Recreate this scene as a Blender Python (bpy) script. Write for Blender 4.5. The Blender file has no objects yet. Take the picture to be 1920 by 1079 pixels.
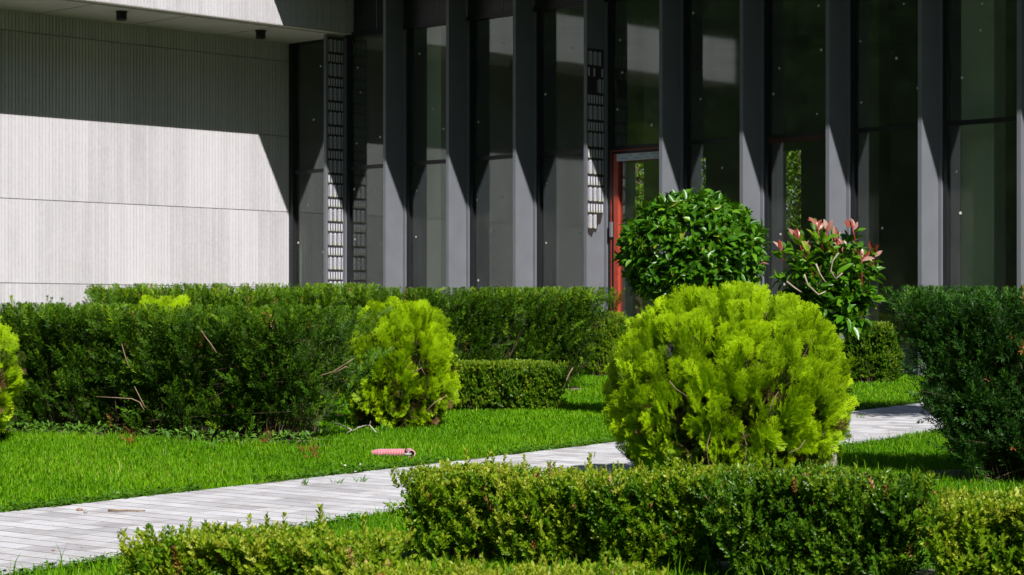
import bpy, math, random
import numpy as np
from mathutils import Vector, Matrix
random.seed(7)
rng = np.random.default_rng(11)
scn = bpy.context.scene
col = scn.collection

# ------------------------------------------------------------------ camera, sky, sun, exposure
EYE = 1.1            # eye height above the ground under the camera
SLOPE = 0.03         # the garden rises gently towards the building
def gz(y): return SLOPE * y
cam_d = bpy.data.cameras.new('camera'); cam = bpy.data.objects.new('camera', cam_d); col.objects.link(cam)
cam.location = (0, 0, EYE); cam.rotation_euler = (math.radians(90), 0, 0)
cam_d.sensor_width = 36; cam_d.lens = 76.8; cam_d.shift_y = 0.0367
cam_d.clip_start = 0.1; cam_d.clip_end = 1500
cam_d.dof.use_dof = True; cam_d.dof.focus_distance = 11.0; cam_d.dof.aperture_fstop = 12.0
scn.camera = cam

SUN_TO = Vector((0.3735, -1.053, 1.0)).normalized()
world = bpy.data.worlds.new("World"); scn.world = world; world.use_nodes = True
wn = world.node_tree.nodes; wl = world.node_tree.links
bg = wn['Background']; sky = wn.new('ShaderNodeTexSky'); sky.sky_type = 'NISHITA'; sky.sun_disc = False
sky.sun_elevation = math.asin(SUN_TO.z); sky.sun_rotation = math.atan2(SUN_TO.x, SUN_TO.y)
sky.air_density = 1.0; sky.dust_density = 0.6
wl.new(sky.outputs[0], bg.inputs[0]); bg.inputs[1].default_value = 0.05
sd = bpy.data.lights.new('sun', 'SUN'); sd.energy = 5.0; sd.angle = math.radians(0.53); sd.color = (1.0, 0.975, 0.945)
so = bpy.data.objects.new('sun', sd); col.objects.link(so); so.location = (6, -16, 16)
so.rotation_euler = SUN_TO.to_track_quat('Z', 'Y').to_euler()
scn.view_settings.view_transform = 'Standard'; scn.view_settings.look = 'None'
scn.view_settings.exposure = 0.35; scn.view_settings.gamma = 1.0

# ------------------------------------------------------------------ naming helpers
ORG = {}
def tag(o, label=None, cat=None, group=None, kind=None):
    if label: o['label'] = label
    if cat: o['category'] = cat
    if group: o['group'] = group
    if kind: o['kind'] = kind
    return o
def thing(name, label, cat, loc, group=None):
    o = bpy.data.objects.new(name, None); col.objects.link(o); o.location = loc
    o.empty_display_size = 0.2
    ORG[o.name] = np.array(loc, float)
    return tag(o, label, cat, group)
def npmesh(name, V, Q, mats, parent=None, origin=None, rnd=None, tip=None, mi=None, smooth=False):
    """link a mesh; V in world coordinates, Q an (n,4) array or list of polygons"""
    V = np.asarray(V, dtype=np.float64)
    org = ORG[parent.name] if parent is not None else np.array(origin if origin is not None else (0, 0, 0), float)
    V = V - org
    me = bpy.data.meshes.new(name)
    if isinstance(Q, np.ndarray):
        n, k = Q.shape
        me.vertices.add(len(V)); me.vertices.foreach_set('co', V.astype(np.float32).ravel())
        me.loops.add(n * k); me.loops.foreach_set('vertex_index', Q.astype(np.int32).ravel())
        me.polygons.add(n); me.polygons.foreach_set('loop_start', np.arange(0, n * k, k, dtype=np.int32))
        me.update(calc_edges=True)
    else:
        me.from_pydata([tuple(v) for v in V], [], Q); me.update()
    if not isinstance(mats, (list, tuple)): mats = [mats]
    for m in mats: me.materials.append(m)
    if mi is not None: me.polygons.foreach_set('material_index', np.asarray(mi, dtype=np.int32))
    if rnd is not None:
        a = me.attributes.new('rnd', 'FLOAT', 'FACE'); a.data.foreach_set('value', np.asarray(rnd, dtype=np.float32))
    if tip is not None:
        a = me.attributes.new('tip', 'FLOAT', 'FACE'); a.data.foreach_set('value', np.asarray(tip, dtype=np.float32))
    if smooth: me.polygons.foreach_set('use_smooth', np.ones(len(me.polygons), dtype=bool))
    o = bpy.data.objects.new(name, me); col.objects.link(o)
    if parent is not None:
        o.parent = parent; ORG[o.name] = org
    else:
        o.location = org; ORG[o.name] = org
    return o

class MB:
    def __init__(s): s.V = []; s.F = []; s.R = []; s.M = []
    def add(s, vs, fs, r=0.5, m=0):
        b = len(s.V); s.V += [tuple(v) for v in vs]
        for f in fs: s.F.append(tuple(b + i for i in f)); s.R.append(r); s.M.append(m)
    def hexa(s, p, r=0.5, m=0):   # 8 points: 4 lower, 4 upper
        s.add(p, [(3, 2, 1, 0), (4, 5, 6, 7), (0, 1, 5, 4), (1, 2, 6, 5), (2, 3, 7, 6), (3, 0, 4, 7)], r, m)
    def tube(s, pts, rad, k=8, r=0.5, m=0, cap=True):
        pts = [Vector(p) for p in pts]; n = len(pts); vs = []
        for i, p in enumerate(pts):
            t = (pts[min(i + 1, n - 1)] - pts[max(i - 1, 0)]).normalized()
            a = t.cross(Vector((0.13, 0.2, 1))); a = a.normalized() if a.length > 1e-4 else Vector((1, 0, 0))
            b = t.cross(a); rr = rad[i] if isinstance(rad, (list, tuple)) else rad
            for j in range(k):
                an = 2 * math.pi * j / k
                vs.append(p + rr * (math.cos(an) * a + math.sin(an) * b))
        fs = [(i * k + j, i * k + (j + 1) % k, (i + 1) * k + (j + 1) % k, (i + 1) * k + j) for i in range(n - 1) for j in range(k)]
        if cap: fs += [tuple(range(k))[::-1], tuple((n - 1) * k + j for j in range(k))]
        s.add(vs, fs, r, m)
    def build(s, name, mats, parent=None, origin=None, smooth=False, bevel=0):
        o = npmesh(name, s.V, s.F, mats, parent, origin, rnd=s.R, mi=s.M, smooth=smooth)
        if bevel:
            b = o.modifiers.new('bevel', 'BEVEL'); b.width = bevel; b.segments = 2; b.limit_method = 'ANGLE'
        return o

# ------------------------------------------------------------------ materials
def lin(c): return tuple(c) + (1.0,)
def newmat(name):
    m = bpy.data.materials.new(name); m.use_nodes = True
    n = m.node_tree.nodes; n.clear(); out = n.new('ShaderNodeOutputMaterial')
    return m, n, m.node_tree.links, out
def ramp(n, stops, interp='LINEAR'):
    r = n.new('ShaderNodeValToRGB'); r.color_ramp.interpolation = interp
    e = r.color_ramp.elements
    e[0].position, e[0].color = stops[0][0], lin(stops[0][1])
    e[1].position, e[1].color = stops[-1][0], lin(stops[-1][1])
    for p, c in stops[1:-1]:
        x = e.new(p); x.color = lin(c)
    return r
def leafmat(name, stops, rough=0.5, spec=0.4, trans=0.3, tcol=(1.3, 1.25, 0.5), tipcol=None, tipfac=0.6):
    m, n, l, out = newmat(name)
    at = n.new('ShaderNodeAttribute'); at.attribute_name = 'rnd'
    rp = ramp(n, stops); l.new(at.outputs['Fac'], rp.inputs[0]); c = rp.outputs[0]
    if tipcol:
        a2 = n.new('ShaderNodeAttribute'); a2.attribute_name = 'tip'
        mu = n.new('ShaderNodeMath'); mu.operation = 'MULTIPLY'; mu.inputs[1].default_value = tipfac
        l.new(a2.outputs['Fac'], mu.inputs[0])
        mx = n.new('ShaderNodeMix'); mx.data_type = 'RGBA'
        l.new(mu.outputs[0], mx.inputs[0]); l.new(c, mx.inputs[6]); mx.inputs[7].default_value = lin(tipcol); c = mx.outputs[2]
    p = n.new('ShaderNodeBsdfPrincipled'); l.new(c, p.inputs['Base Color'])
    p.inputs['Roughness'].default_value = rough; p.inputs['Specular IOR Level'].default_value = spec
    if trans > 0:
        t = n.new('ShaderNodeBsdfTranslucent')
        mm = n.new('ShaderNodeMix'); mm.data_type = 'RGBA'; mm.blend_type = 'MULTIPLY'; mm.inputs[0].default_value = 1
        l.new(c, mm.inputs[6]); mm.inputs[7].default_value = lin(tcol); l.new(mm.outputs[2], t.inputs[0])
        ms = n.new('ShaderNodeMixShader'); ms.inputs[0].default_value = trans
        l.new(p.outputs[0], ms.inputs[1]); l.new(t.outputs[0], ms.inputs[2]); l.new(ms.outputs[0], out.inputs[0])
    else: l.new(p.outputs[0], out.inputs[0])
    return m
def plain(name, c, rough=0.6, spec=0.4, metal=0.0, noise=0.0, nscale=8, bump=0.0, bscale=60, stretch=None):
    m, n, l, out = newmat(name)
    p = n.new('ShaderNodeBsdfPrincipled'); l.new(p.outputs[0], out.inputs[0])
    p.inputs['Base Color'].default_value = lin(c); p.inputs['Roughness'].default_value = rough
    p.inputs['Specular IOR Level'].default_value = spec; p.inputs['Metallic'].default_value = metal
    tc = n.new('ShaderNodeTexCoord'); mp = n.new('ShaderNodeMapping'); l.new(tc.outputs['Object'], mp.inputs[0])
    if stretch: mp.inputs['Scale'].default_value = stretch
    if noise:
        t = n.new('ShaderNodeTexNoise'); t.inputs['Scale'].default_value = nscale; t.inputs['Detail'].default_value = 6
        l.new(mp.outputs[0], t.inputs[0])
        rp = ramp(n, [(0.3, tuple(x * (1 - noise) for x in c)), (0.7, tuple(min(1, x * (1 + noise)) for x in c))])
        l.new(t.outputs[0], rp.inputs[0]); l.new(rp.outputs[0], p.inputs['Base Color'])
    if bump:
        t2 = n.new('ShaderNodeTexNoise'); t2.inputs['Scale'].default_value = bscale; t2.inputs['Detail'].default_value = 4
        l.new(mp.outputs[0], t2.inputs[0])
        b = n.new('ShaderNodeBump'); b.inputs['Strength'].default_value = bump; b.inputs['Distance'].default_value = 0.01
        l.new(t2.outputs[0], b.inputs['Height']); l.new(b.outputs[0], p.inputs['Normal'])
    return m

M = {}
def concrete(name, base, streak=0.15):
    m, n, l, out = newmat(name)
    p = n.new('ShaderNodeBsdfPrincipled'); l.new(p.outputs[0], out.inputs[0]); p.inputs['Roughness'].default_value = 0.85
    p.inputs['Specular IOR Level'].default_value = 0.2
    tc = n.new('ShaderNodeTexCoord')
    mp = n.new('ShaderNodeMapping'); mp.inputs['Scale'].default_value = (1, 1, 0.22); l.new(tc.outputs['Object'], mp.inputs[0])
    a = n.new('ShaderNodeTexNoise'); a.inputs['Scale'].default_value = 1.6; a.inputs['Detail'].default_value = 9; a.inputs['Roughness'].default_value = 0.65
    l.new(mp.outputs[0], a.inputs[0])
    b = n.new('ShaderNodeTexNoise'); b.inputs['Scale'].default_value = 22; b.inputs['Detail'].default_value = 6; l.new(tc.outputs['Object'], b.inputs[0])
    at = n.new('ShaderNodeAttribute'); at.attribute_name = 'rnd'
    s1 = n.new('ShaderNodeMath'); s1.operation = 'MULTIPLY_ADD'; l.new(a.outputs[0], s1.inputs[0]); s1.inputs[1].default_value = 1.1
    l.new(at.outputs['Fac'], s1.inputs[2])
    s2 = n.new('ShaderNodeMath'); s2.operation = 'MULTIPLY_ADD'; l.new(b.outputs[0], s2.inputs[0]); s2.inputs[1].default_value = 0.5
    l.new(s1.outputs[0], s2.inputs[2])
    rp = ramp(n, [(0.35, tuple(x * (1 - 1.6 * streak) for x in base)), (0.62, base), (0.9, tuple(x * (1 + streak) for x in base))])
    mr = n.new('ShaderNodeMapRange'); mr.inputs[1].default_value = 0.3; mr.inputs[2].default_value = 2.1
    l.new(s2.outputs[0], mr.inputs[0]); l.new(mr.outputs[0], rp.inputs[0]); l.new(rp.outputs[0], p.inputs['Base Color'])
    bp = n.new('ShaderNodeBump'); bp.inputs['Strength'].default_value = 0.25; bp.inputs['Distance'].default_value = 0.004
    l.new(b.outputs[0], bp.inputs['Height']); l.new(bp.outputs[0], p.inputs['Normal'])
    return m
M['concrete'] = concrete('ribbed_concrete', (0.55, 0.532, 0.55))
M['concrete_back'] = plain('groove_concrete', (0.42, 0.40, 0.41), 0.9, noise=0.15)
M['soffit'] = plain('soffit_board', (0.55, 0.52, 0.48), 0.8, noise=0.05, nscale=3)
M['joint'] = plain('dark_joint', (0.05, 0.05, 0.05), 0.9, noise=0.1)
M['fin'] = plain('grey_powder_coat', (0.160, 0.166, 0.186), 0.5, 0.4, noise=0.06, nscale=5, bump=0.05, bscale=200)
M['frame'] = plain('dark_window_frame', (0.014, 0.015, 0.018), 0.4, 0.5, noise=0.1)
M['spandrel'] = plain('spandrel_panel', (0.03, 0.032, 0.036), 0.35, 0.5, noise=0.1)
M['red'] = plain('red_brown_lacquer', (0.40, 0.055, 0.030), 0.45, 0.5, noise=0.12, nscale=14)
M['darkred'] = plain('dark_red_frame', (0.075, 0.02, 0.017), 0.5, noise=0.1)
M['black'] = plain('black_metal', (0.012, 0.012, 0.014), 0.4, noise=0.1)
M['inner'] = plain('interior_wall', (0.20, 0.205, 0.19), 0.8, noise=0.25, nscale=1.2)
M['innerfloor'] = plain('interior_floor', (0.28, 0.27, 0.26), 0.7, noise=0.2, nscale=2)
M['reflgreen'] = plain('pale_pane_reflection', (0.76, 0.80, 0.64), 0.8, noise=0.08, nscale=3)  # pale tone stands in for a sunlit reflection in the panes
M['roofm'] = plain('roof_membrane', (0.12, 0.12, 0.12), 0.8, noise=0.15)
def glassmat():
    m, n, l, out = newmat('tinted_glass')
    tr = n.new('ShaderNodeBsdfTransparent'); tr.inputs[0].default_value = (0.80, 0.84, 0.80, 1)
    gl = n.new('ShaderNodeBsdfGlossy'); gl.inputs['Roughness'].default_value = 0.045; gl.inputs[0].default_value = (0.95, 1.0, 0.98, 1)
    df = n.new('ShaderNodeBsdfDiffuse')
    ge = n.new('ShaderNodeNewGeometry'); dt = n.new('ShaderNodeVectorMath'); dt.operation = 'DOT_PRODUCT'
    l.new(ge.outputs['Normal'], dt.inputs[0]); l.new(ge.outputs['Incoming'], dt.inputs[1])
    ab = n.new('ShaderNodeMath'); ab.operation = 'ABSOLUTE'; l.new(dt.outputs['Value'], ab.inputs[0])
    om = n.new('ShaderNodeMath'); om.operation = 'SUBTRACT'; om.inputs[0].default_value = 1; l.new(ab.outputs[0], om.inputs[1])
    pw = n.new('ShaderNodeMath'); pw.operation = 'POWER'; pw.inputs[1].default_value = 5; l.new(om.outputs[0], pw.inputs[0])
    fr = n.new('ShaderNodeMath'); fr.operation = 'MULTIPLY_ADD'; fr.inputs[1].default_value = 0.93; fr.inputs[2].default_value = 0.088; l.new(pw.outputs[0], fr.inputs[0])
    # a faint film of dust, in vertical smears
    tc = n.new('ShaderNodeTexCoord'); mp = n.new('ShaderNodeMapping'); mp.inputs['Scale'].default_value = (3, 3, 0.8); l.new(tc.outputs['Object'], mp.inputs[0])
    no = n.new('ShaderNodeTexNoise'); no.inputs['Scale'].default_value = 2.2; no.inputs['Detail'].default_value = 8; l.new(mp.outputs[0], no.inputs[0])
    mr = n.new('ShaderNodeMapRange'); mr.inputs[1].default_value = 0.35; mr.inputs[2].default_value = 0.75; mr.inputs[3].default_value = 0.01; mr.inputs[4].default_value = 0.05
    l.new(no.outputs[0], mr.inputs[0]); df.inputs[0].default_value = (0.5, 0.5, 0.46, 1)
    m1 = n.new('ShaderNodeMixShader'); l.new(mr.outputs[0], m1.inputs[0]); l.new(tr.outputs[0], m1.inputs[1]); l.new(df.outputs[0], m1.inputs[2])
    m2 = n.new('ShaderNodeMixShader'); l.new(fr.outputs[0], m2.inputs[0]); l.new(m1.outputs[0], m2.inputs[1]); l.new(gl.outputs[0], m2.inputs[2])
    l.new(m2.outputs[0], out.inputs[0]); return m
M['glass'] = glassmat()
M['dot'] = plain('white_sticker', (0.75, 0.75, 0.68), 0.5)
M['film_dark'] = plain('film_brown', (0.035, 0.028, 0.03), 0.45, noise=0.2, nscale=40)
M['film_white'] = plain('film_white', (0.55, 0.55, 0.60), 0.35, 0.5, noise=0.08, nscale=60)
M['film_text'] = plain('film_ink', (0.03, 0.03, 0.035), 0.5)
M['film_green'] = plain('film_green', (0.35, 0.45, 0.06), 0.5)
M['rail_film'] = plain('blue_white_film', (0.55, 0.60, 0.68), 0.4, noise=0.06, nscale=20)

# ------------------------------------------------------------------ building frame of reference
CX, CY = -2.70, 26.80
A = np.array((0.7206, -0.6934)); N_ = np.array((-0.6934, -0.7206))   # along the glass front; out of the glass front
def W(u, t, z):
    p = np.array((CX, CY)) + u * A + t * N_
    return (p[0], p[1], EYE + z)
bld_loc = (CX, CY, 0.80)
bld = thing('office_building', 'low building with a ribbed pale concrete wing and a glass front behind grey vertical fins', 'building', bld_loc)
def ubox(mb, u0, u1, t0, t1, z0, z1, r=0.5, m=0):
    mb.hexa([W(u0, t0, z0), W(u1, t0, z0), W(u1, t1, z0), W(u0, t1, z0), W(u0, t0, z1), W(u1, t0, z1), W(u1, t1, z1), W(u0, t1, z1)][::1], r, m)
def upart(name, mat, *a, parent=None, bevel=0):
    mb = MB(); ubox(mb, *a); return mb.build(name, mat, parent or bld, bevel=bevel)
ZB = -0.62   # foot of the walls, under the lawn
# ribbed wall panels of the wing (plane u = 0, running t = 0 .. 7.2)
WL = 7.3; WE = 6.0
def ribbed(name, u, t0, t1, z0, z1, seed, parent=bld):
    mb = MB(); r = random.Random(seed); pitch = 0.044
    ubox(mb, u - 0.12, u - 0.007, t0, t1, z0, z1, 0.5, 1)
    n = int((t1 - t0) / pitch); tone = 0.5; left = 0
    for i in range(n):
        if left <= 0: tone = r.uniform(0.4, 0.68); left = r.choice((6, 10, 10, 12, 20))
        left -= 1
        a = t0 + i * pitch + 0.004; b = a + pitch - 0.0085 + r.uniform(-0.0015, 0.0015)
        mb.hexa([W(u - 0.0065, a, z0 + .004), W(u, a + .002, z0 + .004), W(u, b - .002, z0 + .004), W(u - 0.0065, b, z0 + .004),
                 W(u - 0.0065, a, z1 - .004), W(u, a + .002, z1 - .004), W(u, b - .002, z1 - .004), W(u - 0.0065, b, z1 - .004)], tone + r.uniform(-.12, .12), 0)
    return mb.build(name, [M['concrete'], M['concrete_back']], parent)
ZJ = [ZB, 0.46, 1.385, 2.309, 3.225, 3.452]
for i in range(5):
    ribbed('wall_panel', 0.0, 0.0, WE, ZJ[i] + 0.002, ZJ[i + 1] - 0.002, 20 + i)
upart('wall_core', M['joint'], -0.4, -0.121, 0, WE, ZB, 3.91)
upart('wall_top', M['soffit'], -0.12, -0.0085, 0, WE, 3.452, 3.91)
FU = 1.15
fa = ribbed('fascia', FU, 0.0, WL, 3.462, 4.07, 33)
upart('soffit_board', M['soffit'], -0.008, FU - 0.122, 0.0, WL, 3.4465, 3.50)
upart('soffit_board', M['soffit'], FU - 0.121, FU - 0.001, 0.003, WL - .003, 3.4575, 3.4615)
for t in (1.15, 2.4, 3.65, 4.9, 6.15): upart('soffit_joint', M['joint'], 0.0, FU - .13, t, t + 0.006, 3.444, 3.446)

upart('wing_roof', M['roofm'], -7.0, FU - 0.13, 0.0, WL, 3.92, 4.05)
upart('wing_end_wall', M['concrete_back'], -7.0, -0.41, WE - 0.3, WE, ZB, 3.91)
upart('wing_back_wall', M['concrete_back'], -7.0, -6.7, 0.0, WE - .31, ZB, 3.91)
for px, py in ((-4.29, 24.0), (-2.94, 25.55)):
    mb = MB(); zt = EYE + 3.4462
    k = 24
    prof = [(0.066, 0), (0.066, -0.012), (0.058, -0.014), (0.060, -0.092), (0.054, -0.096), (0.050, -0.07), (0.0, -0.068)]
    vs = []; fs = []
    for r_, dz in prof:
        for j in range(k):
            an = 2 * math.pi * j / k; vs.append((px + r_ * math.cos(an), py + r_ * math.sin(an), zt + dz))
    for i in range(len(prof) - 1):
        for j in range(k): fs.append((i * k + j, i * k + (j + 1) % k, (i + 1) * k + (j + 1) % k, (i + 1) * k + j))
    mb.add(vs, fs); mb.build('downlight', M['black'], bld, smooth=False)

# glass front
UK = [1.006 + 1.0365 * k for k in range(14)]
ZH = 3.43; FT = 0.045; FL = 0.325; ZTR = 1.87; UEND = UK[-1]
upart('spandrel', M['spandrel'], FU + 0.004, UEND, -0.10, 0.02, ZH + 0.05, 4.3)
for u in np.arange(1.55, UEND, 1.0365): upart('spandrel_seam', M['fin'], u, u + 0.012, 0.0205, 0.024, ZH + .06, 4.29)
upart('roof_slab', M['roofm'], -1.0, UEND + 1, -6.4, 1.53, 4.302, 4.62)
upart('corner_post', M['frame'], 0.002, 0.075, -0.06, 0.05, ZB, ZH + .048)
upart('window_head', M['frame'], 0.003, UEND, -0.06, 0.045, ZH, ZH + 0.0495)
upart('window_sill', M['fin'], 0.003, UEND, -0.08, 0.10, ZB, ZB + 0.42)
# film pasted on two of the fins
def film(u, t0, t1, z0, z1, ragged, parent, seed):
    r = random.Random(seed); mb = MB(); y = u + 0.002
    def q(a, b, c, d, h, m, n=0.0):       # rectangle on the fin face, a..b in t, c..d in z, standing h proud
        mb.add([W(y + h, a, c), W(y + h, b, c), W(y + h, b, d), W(y + h, a, d)], [(0, 1, 2, 3)], 0.5, m)
    L = t1 - t0
    def bottom(t):
        if not ragged: return z0
        f = (t1 - t) / L
        return z0 + 0.26 * (1 - f) ** 2 * (1 if f < 0.9 else 1.0) + 0.02 * math.sin(f * 23) + (0.05 if f > 0.93 else 0)
    k = 28
    pts = []
    for i in range(k):
        a = t0 + L * i / k; b = t0 + L * (i + 1) / k; lo = bottom((L - (a - t0)) + t0); lo2 = bottom((L - (b - t0)) + t0)
        mb.add([W(y, a, lo), W(y, b, lo2), W(y, b, z1), W(y, a, z1), W(u + 0.0004, a, lo), W(u + 0.0004, b, lo2)],
               [(0, 1, 2, 3), (4, 5, 1, 0)], 0.5, 0)
    z = z1 - 0.03; row = 0
    while z > z0:
        h = 0.145 if row % 2 == 0 else 0.088
        n = 3.5 if row % 2 == 0 else 6
        w = L / n
        for i in range(int(math.ceil(n))):
            a = t1 - i * w - 0.004; b = max(a - w + 0.010, t0 + .002)
            if a - b < 0.01: continue
            zz0, zz1 = z - h, z
            if ragged and zz0 < bottom((L - (a - t0)) + t0) + 0.012: continue
            if ragged and z1 - z < 0.35 and r.random() < 0.35: continue
            if row % 2 == 0:
                mid = a - (a - b) * 0.40
                q(mid - .0, b, zz0, zz1, 0.0007, 1)
                q(b + .004, b + .012, zz0 + .012, zz1 - .012, 0.0012, 2) if False else None
                for j in range(7):                                   # small print beside and on the label
                    q(a, mid + .008, zz0 + .008 + j * .019, zz0 + .018 + j * .019, 0.0007, 1)
                    if j < 6: q(mid - .010, mid - .010 - .014 * r.uniform(.5, 1), zz0 + .03 + j * .017, zz0 + .037 + j * .017, 0.0014, 2)
                q(mid - .004, mid - .02, zz0 + .004, zz0 + .022, 0.0014, 3)
            else:
                q(a - .003, b + .003, zz0, zz1, 0.0007, 1)
                q(a - .006, a - .016, zz0 + .004, zz0 + .02, 0.0014, 3)
        z -= h + (0.030 if row % 2 == 0 else 0.024); row += 1
    # print that runs into the dark border
    mb.build('printed_film', [M['film_dark'], M['film_white'], M['film_text'], M['film_green']], parent)
for k, u in enumerate(UK):
    f = upart('fin', M['fin'], u - FT, u, 0.051, FL, ZB, 4.299, bevel=0.002)
    upart('mullion', M['fin'] if k else M['fin'], u - FT, u + 0.035, -0.05, 0.05, ZB, ZH - .001, bevel=0.0015)
    upart('mullion_gasket', M['frame'], u + 0.036, u + 0.08, -0.05, 0.03, ZB, ZH - .001)
    if k == 0: film(u, 0.06, 0.30, -0.5, 3.42, False, f, 3)
    if k == 4: film(u, 0.06, 0.315, 0.93, 2.92, True, f, 5)
edges = [0.0] + UK
for k in range(len(edges) - 1):
    u0 = edges[k] + 0.081; u1 = edges[k + 1] - FT - 0.001
    if k == 0: u0 = 0.076
    w = MB(); ubox(w, u0, u1, -0.03, 0.02, ZTR - 0.022, ZTR + 0.022)
    wo = w.build('window', M['frame'], bld)
    r = random.Random(100 + k)
    def pane(z0, z1):
        g = MB(); ubox(g, u0, u1, -0.006, 0.0, z0, z1); g.build('pane', M['glass'], wo)
    pane(ZTR + .023, ZH - .001)
    if k != 5: pane(ZB + .421, ZTR - .023)
    for zz in (ZTR + 1.2, ZTR + 0.75, ZTR + 0.3, ZTR - .35, ZTR - .9, ZTR - 1.5):
        if k == 5 and zz < ZTR: continue
        if r.random() < 0.12: continue
        for uu in ([u0 + r.uniform(.03, .12), u0 + r.uniform(.4, .7)] if r.random() < .45 else [r.uniform(u0 + .05, u1 - .3)]):
            zc = zz + r.uniform(-.15, .15); R_ = 0.010 + r.uniform(0, .005)
            g = MB(); g.add([W(uu + R_ * math.cos(j * math.pi / 4), 0.003, zc + R_ * math.sin(j * math.pi / 4)) for j in range(8)], [tuple(range(8))]); g.build('glass_sticker', M['dot'], wo)
upart('lower_rail', M['darkred'], UK[6] + .082, UK[7] - FT - .002, -0.02, 0.024, ZTR - .062, ZTR - .0225)
# door in the bay left of the round photinia
du0, du1 = UK[4] + 0.082, UK[5] - FT - .002
db = MB()
ubox(db, du0 + .001, du0 + 0.052, -0.04, 0.035, ZB + .421, ZTR - .024); ubox(db, du0 + .053, du1, -0.04, 0.035, ZTR - .058, ZTR - .024)
do = db.build('door_frame', M['frame'], bld)
mb = MB(); ubox(mb, du0 + .001, du0 + .010, 0.0355, 0.040, ZB + .43, ZTR - .0245); ubox(mb, du0 + .0105, du1, 0.0355, 0.040, ZTR - .034, ZTR - .0245)
mb.build('frame_edge', M['red'], do)
lf = MB(); ubox(lf, du0 + .056, du0 + .118, -0.02, 0.055, ZB + .43, ZTR - .062); ubox(lf, du0 + .119, du1, -0.02, 0.05, ZB + .43, ZB + .60)
ubox(lf, du0 + .119, du1, -0.02, 0.050, ZTR - .145, ZTR - .062)
lfo = lf.build('door_leaf', M['red'], bld, bevel=0.002)
mb = MB(); ubox(mb, du0 + .10, du1, 0.0562, 0.0575, ZTR - .142, ZTR - .068)
r = random.Random(4)
for row in range(2):
    x = du0 + .16 + row * .1
    while x < du1 - .05:
        l_ = r.uniform(.008, .03); ubox(mb, x, x + l_, 0.0576, 0.058, ZTR - .122 + row * .03, ZTR - .112 + row * .03, 0.5, 1)
        x += l_ + (.006 if r.random() < .75 else .09)
mb.build('protective_film', [M['rail_film'], plain('grey_print', (0.25, 0.28, 0.34), 0.5)], lfo)
mb = MB(); ubox(mb, du0 + .120, du1 - .001, 0.01, 0.016, ZB + .601, ZTR - .146); mb.build('pane', M['glass'], lfo)
mb = MB(); ubox(mb, du0 + .012, du0 + .04, 0.041, 0.075, 0.93, 1.09); mb.build('door_handle', M['fin'], lfo, bevel=0.004)
# interior
upart('floor_slab', M['innerfloor'], 0.0, UEND, -6.0, -0.081, ZB + .30, ZB + .42)
upart('ceiling', M['inner'], 0.0, UEND, -6.0, -0.101, 3.50, 3.60)
upart('side_wall', M['inner'], -0.118, -0.002, -6.2, -0.061, ZB, 4.29)
upart('side_wall', M['inner'], UEND + .01, UEND + 0.3, -6.2, 0.0, ZB, 4.29)
bw = MB(); op = [(0.22, 0.80, -0.2, 2.31), (1.42, 1.66, 1.0, 2.31), (2.88, 3.27, 1.27, 2.33), (8.4, 8.9, 0.5, 2.3)]
prev = 0.0
for (a, b, c, d) in op:
    ubox(bw, prev, a, -6.2, -6.0, ZB, 3.6)
    if c > ZB: ubox(bw, a, b, -6.2, -6.0, ZB, c)
    ubox(bw, a, b, -6.2, -6.0, d, 3.6); prev = b
ubox(bw, prev, UEND, -6.2, -6.0, ZB, 3.6); bw.build('back_wall', M['inner'], bld)
for u, t, w_ in ((2.36, -0.14, .115), (9.60, -0.14, .175), (4.5, -1.6, .2), (6.9, -2.2, .2)):  # two next to the glass are added: their pale colour imitates reflections
    upart('column_or_reflection', M['reflgreen'] if w_ < .19 else M['inner'], u - w_, u + w_, t - .2, t, ZB + .421, 3.499)

# red arch of tube standing in the room behind the glass
ax, ay, az = W(9.0, -0.9, 0)
arch = MB(); pts = []
for i in range(21):
    an = math.pi * i / 20
    pts.append(W(9.0 + 0.19 * math.cos(an) * 1.0, -0.9, 0.56 + 0.16 * math.sin(an)))
pts = [W(9.19, -0.9, ZB + .424)] + pts + [W(8.81, -0.9, ZB + .424)]
arch.tube(pts, 0.008, 8)
o = arch.build('tube_arch', M['red'], None, origin=W(9.0, -.9, ZB + .424)); tag(o, 'thin red tube arch standing in the dark room behind the glass', 'tube arch')

# ------------------------------------------------------------------ ground, path
PO = np.array((-2.19, 9.33)); PD = np.array((0.594, 0.8045)); PW = np.array((0.8045, -0.594)); PWD = 1.32
def pwf(s): return PWD + .16 * np.clip((1.0 - s) / 2.2, 0, 1)
def path_sw(x, y):
    d0 = x - PO[0]; d1 = y - PO[1]
    return d0 * PD[0] + d1 * PD[1], d0 * PW[0] + d1 * PW[1]
def edge_bulge(s): return 0.10 * np.sin(np.clip(s, 0, 7.8) / 7.8 * math.pi)
def soilmat():
    m, n, l, out = newmat('lawn_soil'); p = n.new('ShaderNodeBsdfPrincipled'); l.new(p.outputs[0], out.inputs[0]); p.inputs['Roughness'].default_value = 0.95
    tc = n.new('ShaderNodeTexCoord'); t = n.new('ShaderNodeTexNoise'); t.inputs['Scale'].default_value = 9; t.inputs['Detail'].default_value = 8
    l.new(tc.outputs['Object'], t.inputs[0])
    rp = ramp(n, [(0.3, (0.03, 0.045, 0.012)), (0.55, (0.05, 0.07, 0.015)), (0.75, (0.10, 0.085, 0.05))]); l.new(t.outputs[0], rp.inputs[0])
    l.new(rp.outputs[0], p.inputs['Base Color']); return m
M['soil'] = soilmat()
G = 300.0
n_ = 61; xs = np.linspace(-G, G, n_); V = [(x, y, gz(y) if y < 60 else gz(60)) for y in xs for x in xs]
Q = np.array([(j * n_ + i, j * n_ + i + 1, (j + 1) * n_ + i + 1, (j + 1) * n_ + i) for j in range(n_ - 1) for i in range(n_ - 1)])
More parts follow.
